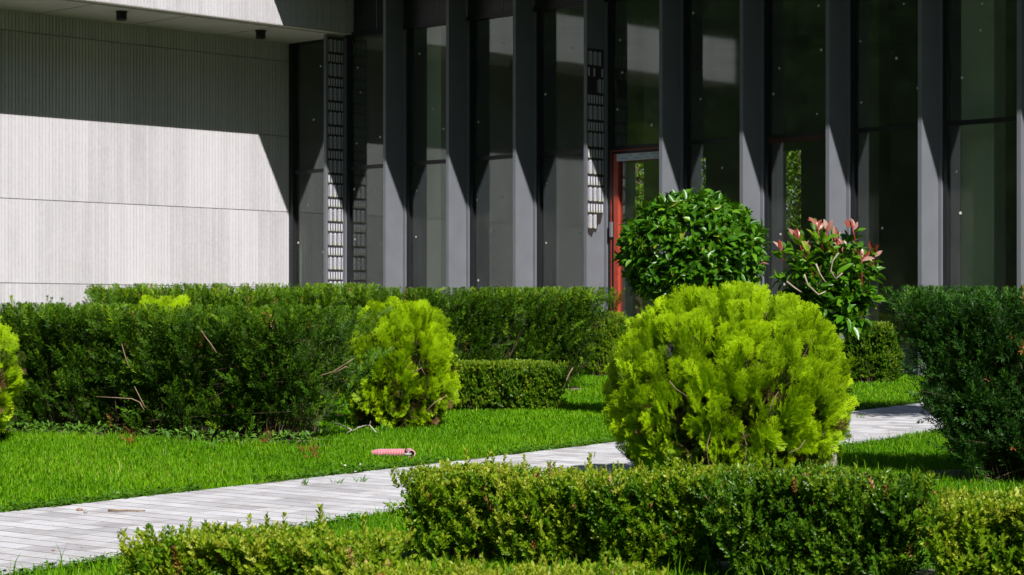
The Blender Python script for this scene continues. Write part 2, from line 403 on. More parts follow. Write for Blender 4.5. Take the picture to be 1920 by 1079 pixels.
# exact planar slope near the camera: rows at -300..60 are on one plane
g = npmesh('ground', V, Q, M['soil']); tag(g, 'lawn soil', None, kind='structure'); del g['label']
# path base and pavers
def pavermat():
    m, n, l, out = newmat('paver_stone'); p = n.new('ShaderNodeBsdfPrincipled'); l.new(p.outputs[0], out.inputs[0]); p.inputs['Roughness'].default_value = 0.9
    p.inputs['Specular IOR Level'].default_value = 0.25
    at = n.new('ShaderNodeAttribute'); at.attribute_name = 'rnd'
    rp = ramp(n, [(0, (0.42, 0.41, 0.43)), (0.2, (0.51, 0.50, 0.52)), (1, (0.63, 0.62, 0.64))]); l.new(at.outputs['Fac'], rp.inputs[0])
    tc = n.new('ShaderNodeTexCoord'); t = n.new('ShaderNodeTexNoise'); t.inputs['Scale'].default_value = 5; t.inputs['Detail'].default_value = 10; t.inputs['Roughness'].default_value = .7
    l.new(tc.outputs['Object'], t.inputs[0])
    r2 = ramp(n, [(0.3, (0.72, 0.69, 0.66)), (0.55, (1, 1, 1))]); l.new(t.outputs[0], r2.inputs[0])
    mx = n.new('ShaderNodeMix'); mx.data_type = 'RGBA'; mx.blend_type = 'MULTIPLY'; mx.inputs[0].default_value = 1
    l.new(rp.outputs[0], mx.inputs[6]); l.new(r2.outputs[0], mx.inputs[7]); l.new(mx.outputs[2], p.inputs['Base Color'])
    t3 = n.new('ShaderNodeTexNoise'); t3.inputs['Scale'].default_value = 140; l.new(tc.outputs['Object'], t3.inputs[0])
    b = n.new('ShaderNodeBump'); b.inputs['Strength'].default_value = .3; b.inputs['Distance'].default_value = .003
    l.new(t3.outputs[0], b.inputs['Height']); l.new(b.outputs[0], p.inputs['Normal']); return m
M['paver'] = pavermat(); M['sand'] = plain('joint_sand', (0.20, 0.17, 0.13), 0.95, noise=0.3, nscale=30)
def PP(s, w, h=0.0):
    x, y = PO + s * PD + w * PW
    return (x, y, gz(y) + h)
mb = MB(); r = random.Random(2)
seg = np.linspace(-5, 14, 77)
for a, b in zip(seg[:-1], seg[1:]):
    ea, eb = -float(edge_bulge(a)) * -1, float(edge_bulge(b))
    mb.add([PP(a, ea, .0193), PP(a, float(pwf(a)), .0193), PP(b, float(pwf(b)), .0193), PP(b, eb, .0193)], [(0, 1, 2, 3)], 0.5, 1)
cw, cl, gp, gs = 0.112, 0.208, 0.0038, 0.0065
s = -5.0; row = 0
while s < 14:
    w = -(r.uniform(0, cl) if row % 2 else r.uniform(0, cl)) 
    while w < pwf(s):
        e0 = float(edge_bulge(s)); w0 = max(w + gp, e0 + r.uniform(0, .012)); w1 = min(w + cl - gp, float(pwf(s)) - r.uniform(0, .01)); w += cl
        if w1 - w0 < 0.03: continue
        h = 0.020 + r.uniform(-.0003, .0004); tl = r.uniform(-.0004, .0004); s0, s1 = s + gs, s + cw - gs; c = .0009
        P = [PP(s0, w0, .0193), PP(s0, w1, .0193), PP(s1, w1, .0193), PP(s1, w0, .008),
             PP(s0, w0, h - c + tl), PP(s0, w1, h - c), PP(s1, w1, h - c), PP(s1, w0, h - c + tl),
             PP(s0 + c, w0 + c, h + tl), PP(s0 + c, w1 - c, h), PP(s1 - c, w1 - c, h), PP(s1 - c, w0 + c, h + tl)]
        rv = r.uniform(0.0, 1) if r.random() < .92 else r.uniform(0, .15)
        mb.add(P, [(0, 1, 5, 4), (1, 2, 6, 5), (2, 3, 7, 6), (3, 0, 4, 7), (4, 5, 9, 8), (5, 6, 10, 9), (6, 7, 11, 10), (7, 4, 8, 11), (8, 9, 10, 11)], rv, 0)
    s += cw; row += 1
o = mb.build('path', [M['paver'], M['sand']], None, origin=(0, 11, gz(11))); tag(o, kind='structure')

# ------------------------------------------------------------------ vegetation tools
def unit(v): return v / np.maximum(np.linalg.norm(v, axis=-1, keepdims=True), 1e-9)
class Tmpl:
    def __init__(s, V, Q, tip=None):
        s.V = np.array(V, float); s.Q = np.array(Q, int); s.tip = np.array(tip if tip is not None else [0.5] * len(Q), float)
class TB:
    def __init__(s): s.V = []; s.Q = []; s.t = []
    def blade(s, p, d, nrm, L, w, tip=.5, tw=.25, bend=0):
        """one elongated quad from p along d, lying in the plane whose normal is nrm"""
        p = np.array(p, float); d = unit(np.array(d, float)); sd_ = unit(np.cross(nrm, d)); b = len(s.V)
        m = p + d * L * .45
        s.V += [p, m + sd_ * w / 2, p + d * L + np.array(nrm) * bend * L, m - sd_ * w / 2]; s.Q.append((b, b + 1, b + 2, b + 3)); s.t.append(tip)
    def done(s): return Tmpl(s.V, s.Q, s.t)
def instance(tmpls, pos, dr, nrm, sc, rnd):
    """stack transformed copies of the templates; returns V, Q, rnd, tip"""
    Vs, Qs, Rs, Ts = [], [], [], []; base = 0
    x = unit(dr); y = unit(np.cross(nrm, x)); z = np.cross(x, y)
    which = rng.integers(0, len(tmpls), len(pos))
    for k, T in enumerate(tmpls):
        i = np.where(which == k)[0]
        if len(i) == 0: continue
        v = T.V
        P = pos[i][:, None, :] + sc[i][:, None, None] * (v[None, :, 0:1] * x[i][:, None, :] + v[None, :, 1:2] * y[i][:, None, :] + v[None, :, 2:3] * z[i][:, None, :])
        nv = len(v); q = T.Q[None] + (np.arange(len(i)) * nv)[:, None, None] + base
        Vs.append(P.reshape(-1, 3)); Qs.append(q.reshape(-1, 4)); base += nv * len(i)
        Rs.append((np.repeat(rnd[i], len(T.Q)) + rng.uniform(-.08, .08, len(i) * len(T.Q)))); Ts.append(np.tile(T.tip, len(i)))
    return np.concatenate(Vs), np.concatenate(Qs), np.clip(np.concatenate(Rs), 0, 1), np.concatenate(Ts)
def tubes(polys, rads, k=4):
    """polys: (n, m, 3) array of stems, rads: (n, m)"""
    P = np.asarray(polys); n, m, _ = P.shape; T = np.gradient(P, axis=1); T = unit(T)
    a = unit(np.cross(T, np.array((0.3, 0.17, 0.11)))); b = np.cross(T, a)
    an = np.arange(k) * 2 * math.pi / k
    V = P[:, :, None, :] + rads[:, :, None, None] * (np.cos(an)[None, None, :, None] * a[:, :, None, :] + np.sin(an)[None, None, :, None] * b[:, :, None, :])
    idx = np.arange(n * m * k).reshape(n, m, k)
    q = np.stack([idx[:, :-1, :], np.roll(idx, -1, 2)[:, :-1, :], np.roll(idx, -1, 2)[:, 1:, :], idx[:, 1:, :]], -1).reshape(-1, 4)
    return V.reshape(-1, 3), q
def bez(p0, p1, p2, m=9):
    t = np.linspace(0, 1, m)[None, :, None]
    return (1 - t) ** 2 * p0[:, None] + 2 * t * (1 - t) * p1[:, None] + t ** 2 * p2[:, None]

def yew_shoot(seed, n=18):
    r = random.Random(seed); T = TB()
    for i in range(n):
        f = (i + .5) / n; sgn = 1 if i % 2 else -1
        an = math.radians(r.uniform(48, 72) * (1 - .45 * f)); roll = r.uniform(-.9, .9)
        d = np.array((math.cos(an), sgn * math.sin(an) * math.cos(roll), math.sin(an) * math.sin(roll)))
        nn = np.array((-.3 * 1, r.uniform(-.5, .5), 1.0)); nn = nn - d * nn.dot(d)
        T.blade((f * 1.0, 0, .02 * math.sin(f * 3)), d, unit(nn), r.uniform(.24, .34) * (1 - .25 * f), .062, tip=f)
    T.blade((0, 0, 0), (1, 0, 0), (0, 0, 1), 1.0, .03, tip=.2)
    for i in range(4):
        T.blade((.97, 0, 0), (1, r.uniform(-.7, .7), r.uniform(-.7, .7)), (0, .2, 1), .22, .06, tip=1)
    return T.done()
def box_shoot(seed, n=7):
    r = random.Random(seed); T = TB()
    for i in range(n):
        f = (i + .6) / n; ax_ = (i % 2) * math.pi / 2 + r.uniform(-.3, .3)
        for sgn in (1, -1):
            an = math.radians(r.uniform(38, 62) * (1 - .4 * f))
            d = np.array((math.cos(an), sgn * math.sin(an) * math.cos(ax_), sgn * math.sin(an) * math.sin(ax_)))
            nn = np.array((1.0, 0, 0)) - d * d[0]; nn = unit(nn + np.array((0, r.uniform(-.3, .3), r.uniform(-.3, .3))))
            L = r.uniform(.24, .32) * (1 - .2 * f); w = L * .52; b = len(T.V)
            p = np.array((f * .95, 0, 0)); sd_ = unit(np.cross(nn, d)); up = nn * L * .10
            T.V += [p, p + d * L * .35 + sd_ * w * .5 + up, p + d * L * .72 + sd_ * w * .42 + up, p + d * L, p + d * L * .72 - sd_ * w * .42 + up, p + d * L * .35 - sd_ * w * .5 + up]
            T.Q += [(b, b + 1, b + 2, b + 3), (b, b + 3, b + 4, b + 5)]; T.t += [f, f]
    T.blade((0, 0, 0), (1, 0, 0), (0, 0, 1), 1.0, .02, tip=.2)
    return T.done()
def thuja_spray(seed, n=7):
    r = random.Random(seed); T = TB(); nz = np.array((0, 0, 1.0))
    T.blade((0, 0, 0), (1, 0, 0), nz, 1.0, .035, .6)
    for i in range(n):
        for sgn in (1, -1):
            f = .12 + .82 * (i + (.5 if sgn > 0 else 0)) / n
            an = math.radians(r.uniform(28, 42)); d = np.array((math.cos(an), sgn * math.sin(an), r.uniform(-.3, .3)))
            L = (.52 * math.sin(math.pi * min(1, f * .8 + .22)) + .04) * r.uniform(.8, 1.15); p = np.array((f, 0, 0))
            T.blade(p, d, nz, L, .036, f * .5 + .4, bend=r.uniform(-.1, .1))
            m = 3 if L > .3 else 2
            for j in range(m):
                for s2 in (1, -1):
                    g_ = .25 + .7 * j / m; a2 = math.radians(32) * s2
                    d2 = np.array((d[0] * math.cos(a2) - d[1] * math.sin(a2), d[0] * math.sin(a2) + d[1] * math.cos(a2), r.uniform(-.2, .2)))
                    T.blade(p + d * L * g_, d2, nz, L * .34 * (1.1 - .5 * g_) + .03, .038, f * .4 + .6 * g_, bend=r.uniform(-.15, .15))
    return T.done()
def big_leaf(L=1.0, w=.40, curl=.18, fold=.10, seed=0):
    rows = [(0, .03), (.10, .12), (.3, .40), (.55, .5), (.8, .34), (.93, .14), (1.0, .02)]
    V = []; Q = []
    for x_, hw in rows:
        zc = -curl * x_ * x_ + .05 * x_
        V += [(x_, -hw * w, zc + fold * hw), (x_, 0, zc), (x_, hw * w, zc + fold * hw)]
    for i in range(len(rows) - 1):
        for j in range(2): Q.append((i * 3 + j, i * 3 + j + 1, (i + 1) * 3 + j + 1, (i + 1) * 3 + j))
    return V, Q
YEW = [yew_shoot(i) for i in range(5)]; BOX = [box_shoot(i) for i in range(5)]; THU = [thuja_spray(i) for i in range(5)]

M['yew'] = leafmat('yew_needles', [(0, (0.006, 0.024, 0.003)), (.45, (0.014, 0.052, 0.003)), (.8, (0.050, 0.138, 0.005)), (1, (0.23, 0.36, 0.008))], .5, .2, .12, tipcol=(0.13, 0.25, 0.006), tipfac=.35)
M['yewblue'] = leafmat('yew_needles_bluish', [(0, (0.007, 0.030, 0.007)), (.5, (0.018, 0.066, 0.009)), (.9, (0.05, 0.15, 0.011)), (1, (0.12, 0.25, 0.014))], .45, .3, .2, tipcol=(0.05, 0.14, 0.012), tipfac=.35)
M['thuja'] = leafmat('golden_thuja_scales', [(0, (0.07, 0.17, 0.003)), (.35, (0.21, 0.38, 0.004)), (.7, (0.37, 0.57, 0.004)), (1, (0.48, 0.67, 0.004))], .55, .25, .30, tcol=(1.1, 1.15, .3), tipcol=(0.50, 0.68, 0.004), tipfac=.45)
M['box'] = leafmat('box_leaves', [(0, (0.04, 0.13, 0.004)), (.4, (0.10, 0.23, 0.005)), (.78, (0.23, 0.35, 0.008)), (1, (0.40, 0.45, 0.04))], .42, .4, .32)
M['boxdark'] = leafmat('box_leaves_dark', [(0, (0.028, 0.085, 0.004)), (.5, (0.068, 0.170, 0.005)), (.85, (0.15, 0.28, 0.008)), (1, (0.30, 0.38, 0.02))], .38, .5, .28)
M['phot'] = leafmat('photinia_leaves', [(0, (0.030, 0.11, 0.004)), (.55, (0.065, 0.20, 0.005)), (.9, (0.13, 0.30, 0.010)), (1, (0.28, 0.34, 0.03))], .34, .45, .28)
M['photred'] = leafmat('young_red_leaves', [(0, (0.24, 0.035, 0.02)), (.4, (0.38, 0.11, 0.07)), (.7, (0.50, 0.27, 0.22)), (1, (0.60, 0.42, 0.36))], .3, .5, .3, tcol=(1.2, .7, .6))
M['redstem'] = plain('red_stem', (0.36, 0.02, 0.03), .4)
M['bark'] = plain('twig_bark', (0.26, 0.17, 0.11), .85, noise=.35, nscale=30)
M['twigorange'] = plain('orange_twig', (0.40, 0.20, 0.07), .8, noise=.35, nscale=30)
M['barkdark'] = plain('dark_bark', (0.10, 0.065, 0.045), .9, noise=.35, nscale=30)
M['barkpale'] = plain('pale_bark', (0.42, 0.38, 0.30), .85, noise=.3, nscale=25, bump=.4)
M['twigpale'] = plain('grey_twig', (0.36, 0.29, 0.22), .85, noise=.3, nscale=40)
M['dry'] = leafmat('dry_leaves', [(0, (0.26, 0.07, 0.02)), (.5, (0.36, 0.17, 0.05)), (1, (0.5, 0.38, 0.16))], .7, .2, .2, tcol=(1, 1, 1))
M['drytan'] = leafmat('straw_leaves', [(0, (0.30, 0.20, 0.10)), (1, (0.60, 0.52, 0.34))], .7, .2, .25, tcol=(1, 1, 1))
M['weed'] = leafmat('weed_leaves', [(0, (0.05, 0.15, 0.01)), (1, (0.14, 0.30, 0.02))], .5, .35, .35)

def sprout(parent, name, tm, mat, pos, dr, nrm, sc, rnd, origin=None):
    V, Q, R, T = instance(tm, pos, dr, nrm, sc, rnd)
    return npmesh(name, V, Q, mat, parent, origin, rnd=R, tip=T)

def hedge(kind, label, cat, p0, p1, wb, wt, H, stems, per, shoot, mat, tmpl, flare=0.12, group=None, name='yew_hedge',
          z_base=None, front=-1, bark='barkdark', topvar=.015, low=.04, up=.70, holes=0.0, spikes=0.0, relief=.13, relw=.15, dead=0.006, rndshift=0.0, endround=0.0):
    p0 = np.array(p0, float); p1 = np.array(p1, float); L = np.linalg.norm(p1 - p0); D = (p1 - p0) / L
    Nn = np.array((-D[1], D[0]))
    if Nn[1] > 0: Nn = -Nn                        # towards the camera
    c = (p0 + p1) / 2; th = thing(name, label, cat, (c[0], c[1], gz(c[1])), group)
    n = stems
    sb = rng.uniform(flare, L - flare, n); wbv = rng.uniform(-wb, wb, n) * .8
    face = rng.random(n)
    zf = np.where(face < .30, 1.0, rng.uniform(low, 1.0, n) ** (.8 if holes else 1.0))
    wn = np.where(face < .30, rng.uniform(-1, 1, n), np.where(face < .82, 1.0, np.where(face < .9, -1.0, rng.uniform(-1, 1, n))))
    bump = .03 * np.sin(sb * 9.0 + 1.3) + .02 * np.sin(sb * 23.0)
    H = H - shoot * .75
    Hl = H + topvar * np.sin(sb * 5.1 + p0[0]) + topvar * .6 * np.sin(sb * 17.0 + wn * 3) + rng.normal(0, .007, n)
    wz = wb + (wt - wb) * np.clip(zf, 0, 1) ** .7
    if endround:                                   # the ends of the crown are rounded in plan
        ef = np.minimum(sb - flare, L - flare - sb) / max(L / 2 - flare, 1e-3)
    se = sb + (sb - L / 2) / max(L / 2 - flare, 1e-3) * flare * zf ** .6 + rng.normal(0, .035, n)
    ends = face > .9
    se = np.where(ends & (rng.random(n) < .5), L + 0.0 * se, np.where(ends, 0.0, se))
    se = np.where(ends, np.where(se > L / 2, L - flare * (1 - zf ** .6), flare * (1 - zf ** .6)) + rng.normal(0, .02, n), se)
    fz = se + .035 * np.sin(zf * 6 + 2) + .05 * np.sin(zf * 2.6 + np.floor(se / (relw * 3)) * 2.1)
    cell = np.floor(fz / relw); fr_ = fz / relw - cell; ridge = np.abs(2 * fr_ - 1) ** 1.3
    crnd = np.sin(cell * 12.9898 + np.floor(zf * 2.3 + np.sin(cell * 3.7)) * 4.1) * .5 + .5
    we = wn * wz + bump * wn - np.sign(wn) * (relief * ridge + relief * .7 * crnd) * (np.abs(wn) > .95) * np.clip(1.15 - zf ** 3 * .8, 0, 1)
    if endround:
        q = np.clip(np.abs(se - L / 2) / (L / 2), 0, 1); we *= np.sqrt(np.clip(1 - q ** 3.0, 0.05, 1)); Hl = Hl * (1 - endround * q ** 5)
    ze = zf * Hl
    ze = np.where(face < .30, ze - .10 * np.abs(wn) ** 4 * H * .5, ze)
    def world3(s_, w_, z_):
        xy = p0[None] + s_[:, None] * D[None] + w_[:, None] * Nn[None]
        return np.column_stack((xy, gz(xy[:, 1]) + z_))
    B = world3(sb, wbv, np.zeros(n)); E = world3(se, we, ze)
    C = world3(sb + (se - sb) * .25, wbv + (we - wbv) * rng.uniform(.15, .5, n), ze * rng.uniform(.45, .65, n))
    P = bez(B, C, E, 9)
    R0 = rng.uniform(.0018, .0042, n) if H > .5 else rng.uniform(.0012, .0028, n)
    V, Q = tubes(P, R0[:, None] * np.linspace(1, .3, 9)[None])
    npmesh('branch_wood', V, Q, M[bark], th)
    tt = rng.beta(1.9, 1.0, n * per) * .75 + .25; i = np.repeat(np.arange(n), per)
    f = tt * 8; a = np.clip(f.astype(int), 0, 7); fr = (f - a)[:, None]
    pos = P[i, a] * (1 - fr) + P[i, a + 1] * fr; tan = unit(P[i, a + 1] - P[i, a])
    out = np.column_stack((np.outer(wn, Nn), np.zeros(n)))[i]
    dr = unit(tan * .35 + out * .35 + np.array((0, 0, up)) + rng.normal(0, .42, (len(pos), 3)))
    pos = pos + rng.normal(0, shoot * .18, pos.shape)
    if spikes:
        sp = (face[i] < .30) & (tt > .96) & (rng.random(len(i)) < spikes); dr[sp] = unit(np.array((0, 0, 1.0)) + rng.normal(0, .15, (sp.sum(), 3)))
    top = None
    nr = unit(rng.normal(0, 1, (len(pos), 3)) + out * .8 + np.array((0, 0, .5)))
    sc = rng.uniform(.7, 1.25, len(pos)) * shoot
    stem_r = rng.random(n)
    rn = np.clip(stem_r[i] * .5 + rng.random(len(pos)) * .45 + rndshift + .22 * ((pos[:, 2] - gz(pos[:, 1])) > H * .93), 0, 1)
    keep = pos[:, 2] > gz(pos[:, 1]) + .03
    if holes:      # thin places where one sees into the dark inside, long in the vertical
        rel = pos[:, :2] - p0; sl = rel @ D; zl = (pos[:, 2] - gz(pos[:, 1])) / H; wl_ = rel @ Nn
        q1 = np.sin(sl * 13 + 1.9 * np.sin(zl * 3.1 + sl * 2.0)) + np.sin(sl * 29 + 2.2 * np.sin(zl * 4.3) + 1) * .8 + np.sin(sl * 5.3 + zl * 5) * .6
        keep &= ~((q1 > .1 + 1.25 * zl ** 1.5) & (rng.random(len(pos)) < holes) & (wl_ > -.1))
    # nothing above the trimmed top
    hz = pos[:, 2] + dr[:, 2] * sc - gz(pos[:, 1]); lim = H + shoot * .62; sc = np.where(hz > lim, np.maximum(sc * .35, sc - (hz - lim)), sc)
    if spikes: sc[sp] = shoot * rng.uniform(.65, 1.15, sp.sum())
    isdead = rng.random(len(pos)) < dead
    k1 = keep & ~isdead; k2 = keep & isdead
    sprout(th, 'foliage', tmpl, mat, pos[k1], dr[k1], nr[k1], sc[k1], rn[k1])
    if k2.sum() > 3: sprout(th, 'dry_foliage', tmpl, M['dry'], pos[k2], dr[k2], nr[k2], sc[k2], rn[k2])
    return th, P

def thuja(label, c, rx, rz, zc, n, size, name='golden_thuja', group=None, brown=True, flat=1.0, low=0.0, nclump=170, p=2.0):
    """clipped golden thuja: c = (x, y), centre zc above ground; fans grow in upright clumps"""
    gx = gz(c[1]); th = thing(name, label, 'shrub', (c[0], c[1], gx), group)
    C0 = np.array((c[0], c[1], gx + zc))
    # clump centres
    k = nclump; g_ = (1 + 5 ** .5) / 2; i = np.arange(k)
    zz = 1 - 2 * (i + .5) / k; ph = 2 * math.pi * i / g_ + rng.normal(0, .2, k)
    zz = np.clip(zz + rng.normal(0, .05, k), -.98, .98)
    cd = np.column_stack((np.sqrt(1 - zz ** 2) * np.cos(ph), np.sqrt(1 - zz ** 2) * np.sin(ph), zz))
    caz = np.arctan2(cd[:, 1], cd[:, 0]) + rng.normal(0, .9, k); coff = rng.uniform(-.035, .006, k); ctone = rng.uniform(0, 1, k)
    d = unit(rng.normal(0, 1, (n, 3)))
    d = d[(d[:, 1] < .55)]                      # the far back is thinner
    d = np.concatenate([d, unit(rng.normal(0, 1, (n // 6, 3)))]); n = len(d)
    sq = np.array((1, 1, .42)); dq, cq = d * sq, cd * sq
    j = np.concatenate([np.argmin(((dq[i0:i0 + 500, None, :] - cq[None]) ** 2).sum(-1), axis=1) for i0 in range(0, n, 500)])
    ang = np.linalg.norm(dq - cq[j], axis=1); wid = math.sqrt(4 / k) * .66
    gap = np.clip(ang / wid - .45, 0, 1) ** 1.2 * .18
    inn = rng.exponential(.022, n)
    sup = (np.abs(d[:, 0]) ** p + np.abs(d[:, 1]) ** p + np.abs(d[:, 2]) ** p) ** (-1 / p)    # superellipsoid
    rad = 1 - size * .55 / rx + coff[j] - gap - inn / rx * .9
    pos = C0 + d * sup[:, None] * rad[:, None] * np.array((rx, rx, rz))
    if flat < 1: pos[:, 2] = np.where(pos[:, 2] > C0[2] + rz * flat, C0[2] + rz * flat + (pos[:, 2] - C0[2] - rz * flat) * .35, pos[:, 2])
    nrmS = unit(d / np.array((rx, rx, rz)))
    lowf = np.clip(-d[:, 2] + .1, 0, 1)[:, None]
    cj = cd[j]
    dr = unit(nrmS * .42 + cj * .15 + np.array((0, 0, 1.0)) * (1.0 - .8 * lowf) + rng.normal(0, .16, (n, 3)) + rng.normal(0, .3, (n, 3)) * lowf)
    az = caz[j] + rng.normal(0, .35, n)
    side = np.column_stack((np.cos(az), np.sin(az), rng.normal(0, .15, n)))
    rn = np.clip(.24 + ctone[j] * .55 + rng.normal(0, .15, n) + .08, 0, 1)
    sc = size * rng.uniform(.75, 1.25, n)
    keep = (pos[:, 2] > gx + .05) & ~((ang / wid > .82 + .35 * np.clip(d[:, 2], 0, 1)) & (rng.random(n) < .85))
    # brown, half-dead patches low on the front
    if brown:
        patch = (np.sin(pos[:, 0] * 17) + np.sin(pos[:, 2] * 14 + 2) + np.sin(pos[:, 0] * 7 + 4)) > 1.0
        bare = keep & (d[:, 2] < .12) & (d[:, 1] < 0) & patch & (rng.random(n) < .8)
        keep &= ~bare
        bp = bare & (rng.random(n) < .22)
        if bp.sum() > 4:
            pp = C0 + (pos[bp] - C0) * .93
            sprout(th, 'dry_foliage', THU, M['dry'], pp, dr[bp], side[bp], sc[bp] * .8, rn[bp])
    sprout(th, 'foliage', THU, M['thuja'], pos[keep], dr[keep], side[keep], sc[keep], rn[keep])
    # inner shell of older sprays and the wood
    m = 260; dd = unit(rng.normal(0, 1, (m, 3)) + np.array((0, -.3, .1))); E = C0 + dd * np.array((rx, rx, rz)) * rng.uniform(.78, .96, m)[:, None]
    B = np.tile(np.array((c[0], c[1], gx)), (m, 1)) + np.column_stack((rng.normal(0, .05, (m, 2)), np.zeros(m)))
    E[:, 2] = np.maximum(E[:, 2], gx + .05)
    P = bez(B, B * .5 + E * .5 + np.array((0, 0, .0)) + rng.normal(0, .04, (m, 3)) , E, 9)
    V, Q = tubes(P, rng.uniform(.003, .008, m)[:, None] * np.linspace(1, .25, 9)[None]); npmesh('branch_wood', V, Q, M['bark'], th)
    m2 = n // 2; i2 = rng.integers(0, m, m2); a = rng.uniform(.45, .90, m2)[:, None]
    q = B[i2] * (1 - a) + E[i2] * a; q[:, 2] = np.maximum(q[:, 2], gx + .05)
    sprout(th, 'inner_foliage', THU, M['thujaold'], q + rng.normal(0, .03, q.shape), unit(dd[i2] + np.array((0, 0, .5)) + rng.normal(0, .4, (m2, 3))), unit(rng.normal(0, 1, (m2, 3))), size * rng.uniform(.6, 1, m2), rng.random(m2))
    return th
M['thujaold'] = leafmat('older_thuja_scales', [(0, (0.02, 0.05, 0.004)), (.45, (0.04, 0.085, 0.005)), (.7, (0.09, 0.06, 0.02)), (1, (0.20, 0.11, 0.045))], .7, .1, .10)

# ------------------------------------------------------------------ hedges and shrubs
FD = np.array((0.83, -0.557))
# left front yew hedge
hedge('yew', 'long dark yew hedge in the left foreground with bare tan twigs near its foot', 'hedge', (-4.6, 14.9), (-1.00, 12.95), .20, .42, .82, 1050, 24, .105, M['yew'], YEW, flare=.26, holes=.9, spikes=.1, group='clipped yew hedges')
# back yew hedge
hedge('yew', 'long dark yew hedge behind the short box hedge, in front of the glass', 'hedge', (-3.4, 17.6), (.78, 18.5), .28, .46, .87, 950, 22, .115, M['yew'], YEW, flare=.42, holes=.7, group='clipped yew hedges', rndshift=.08)
hedge('yew', 'farthest yew hedge under the ribbed concrete wall, only its top in view', 'hedge', (-3.95, 20.6), (-1.3, 20.9),   .3, .46, .875, 480, 24, .10, M['yew'], YEW, flare=.25, group='clipped yew hedges', rndshift=.2)
# right yew bush
hedge('yew', 'tall bluish green yew hedge at the right edge beside the paved path', 'hedge', (1.97, 10.95), (4.2, 10.35), .26, .42, .97, 1200, 24, .10, M['yewblue'], YEW, flare=.36, holes=.7, group='clipped yew hedges')

thuja('big round golden thuja with brown gaps low down, in the middle right', (1.03, 10.4), .59, .50, .465, 9500, .086, group='clipped golden thujas', nclump=420, p=2.1)
thuja('flat-topped golden thuja between the left yew hedge and the short box hedge', (-.74, 14.25), .37, .42, .40, 4600, .10, group='clipped golden thujas', p=2.6, nclump=170)
thuja('golden thuja cut off by the left edge of the picture', (-3.36, 12.95), .44, .45, .40, 3000, .11, group='clipped golden thujas', brown=False, nclump=110)
thuja('golden thuja whose top just shows over the left yew hedge', (-2.50, 15.75), .36, .44, .40, 2200, .10, group='clipped golden thujas', brown=False, nclump=80)

# short box hedge behind the lawn
hedge('box', 'short low box hedge at the foot of the back yew hedge', 'hedge', (-.56, 15.85), (.36, 15.85), .20, .24, .37, 480, 20, .062, M['boxdark'], BOX, flare=.05, name='box_hedge', bark='barkdark', up=.8, dead=.004, rndshift=.25, relief=.04)
# front row of box plants
box_row = [
 ((-.345, 8.0), (.06, 7.95), .345, 'bright box shrub at the left end of the front row, beside the pale path', .16),
 ((.03, 7.9), (.36, 7.8), .335, 'box shrub second from the left in the front row, thin with orange twigs', .14),
 ((.34, 7.72), (.74, 7.6), .365, 'box shrub in the front row below the left part of the big golden thuja', .06),
 ((.74, 7.5), (1.36, 7.32), .385, 'dark dense box shrub in the front row under the right of the big thuja', .06),
 ((1.40, 7.15), (1.95, 7.0), .335, 'yellowish low box shrub at the right end of the front row', .18)]
for i, (a, b, H_, lab, sh) in enumerate(box_row):
    L_ = math.dist(a, b)
    hedge('box', lab, 'shrub', a, b, .14, .21, H_, int(400 * L_ + 30), 17, .076, M['boxdark'] if i == 3 else M['box'], BOX, flare=.06, name='box_shrub', bark='twigorange', group='box plants of the front row', relief=.06, relw=.09, up=.9, spikes=.12, dead=.01, rndshift=sh, topvar=.035)
hedge('box', 'sunlit box shrub at the bottom left, before the paved path', 'shrub', (-1.05, 6.42), (-.38, 6.2), .12, .19, .318, 290, 16, .074, M['box'], BOX, flare=.05, name='box_shrub', group='box plants of the near row', relief=.05, relw=.09, up=.9, spikes=.12, dead=.01, rndshift=.18, topvar=.03)
hedge('box', 'blurred box shrub at the bottom centre, nearest to the viewer', 'shrub', (-.42, 5.75), (.34, 5.62), .12, .18, .295, 290, 16, .072, M['box'], BOX, flare=.05, name='box_shrub', group='box plants of the near row', relief=.05, relw=.09, up=.9, spikes=.12, dead=.01, rndshift=.2, topvar=.03)
# small bushes further back
hedge('box', 'small round dark bush on the lawn between the golden thuja and the right yew hedge', 'shrub', (2.93, 19.4), (3.42, 19.35), .16, .27, .56, 420, 24, .06, M['boxdark'], BOX, rndshift=.15, flare=.10, name='round_bush', bark='barkdark', up=.6, dead=.01, endround=.5)
hedge('box', 'small light green bush behind the right end of the back yew hedge', 'shrub', (.70, 20.3), (1.1, 20.2), .18, .24, .62, 220, 22, .06, M['box'], BOX, flare=.08, name='small_bush', up=.6, dead=.0, endround=.5, rndshift=.1)

# ------------------------------------------------------------------ photinias
LV, LQ = big_leaf(); LEAF = [Tmpl(*big_leaf(w=.42, curl=c_, fold=f_)) for c_, f_ in ((.10, .25), (.25, .35), (.0, .2), (.35, .3))]
def rosette_leaves(tips, dirs, per, L0, spread=(35, 75)):
    pos, dr, nr, sc = [], [], [], []
    for p, d in zip(tips, dirs):
        d = unit(d); a = unit(np.cross(d, np.array((.31, .2, .9)))); b = np.cross(d, a); ph0 = rng.uniform(0, 6.28)
        for k in range(per):
            ph = ph0 + k * 2.4 + rng.normal(0, .2); el = math.radians(rng.uniform(*spread))
            rad = math.cos(ph) * a + math.sin(ph) * b
            v = math.cos(el) * d + math.sin(el) * rad; v[2] += .05
            pos.append(p - d * rng.uniform(0, .06)); dr.append(v); nr.append(unit(d * 1.0 + rng.normal(0, .25, 3) + np.array((0, 0, .3)))); sc.append(L0 * rng.uniform(.7, 1.2))
    pos, dr, nr, sc = map(np.array, (pos, dr, nr, sc))
    nr = nr - dr * np.sum(nr * dr, 1, keepdims=True) / np.maximum(np.sum(dr * dr, 1, keepdims=True), 1e-6)
    return pos, dr, nr, sc
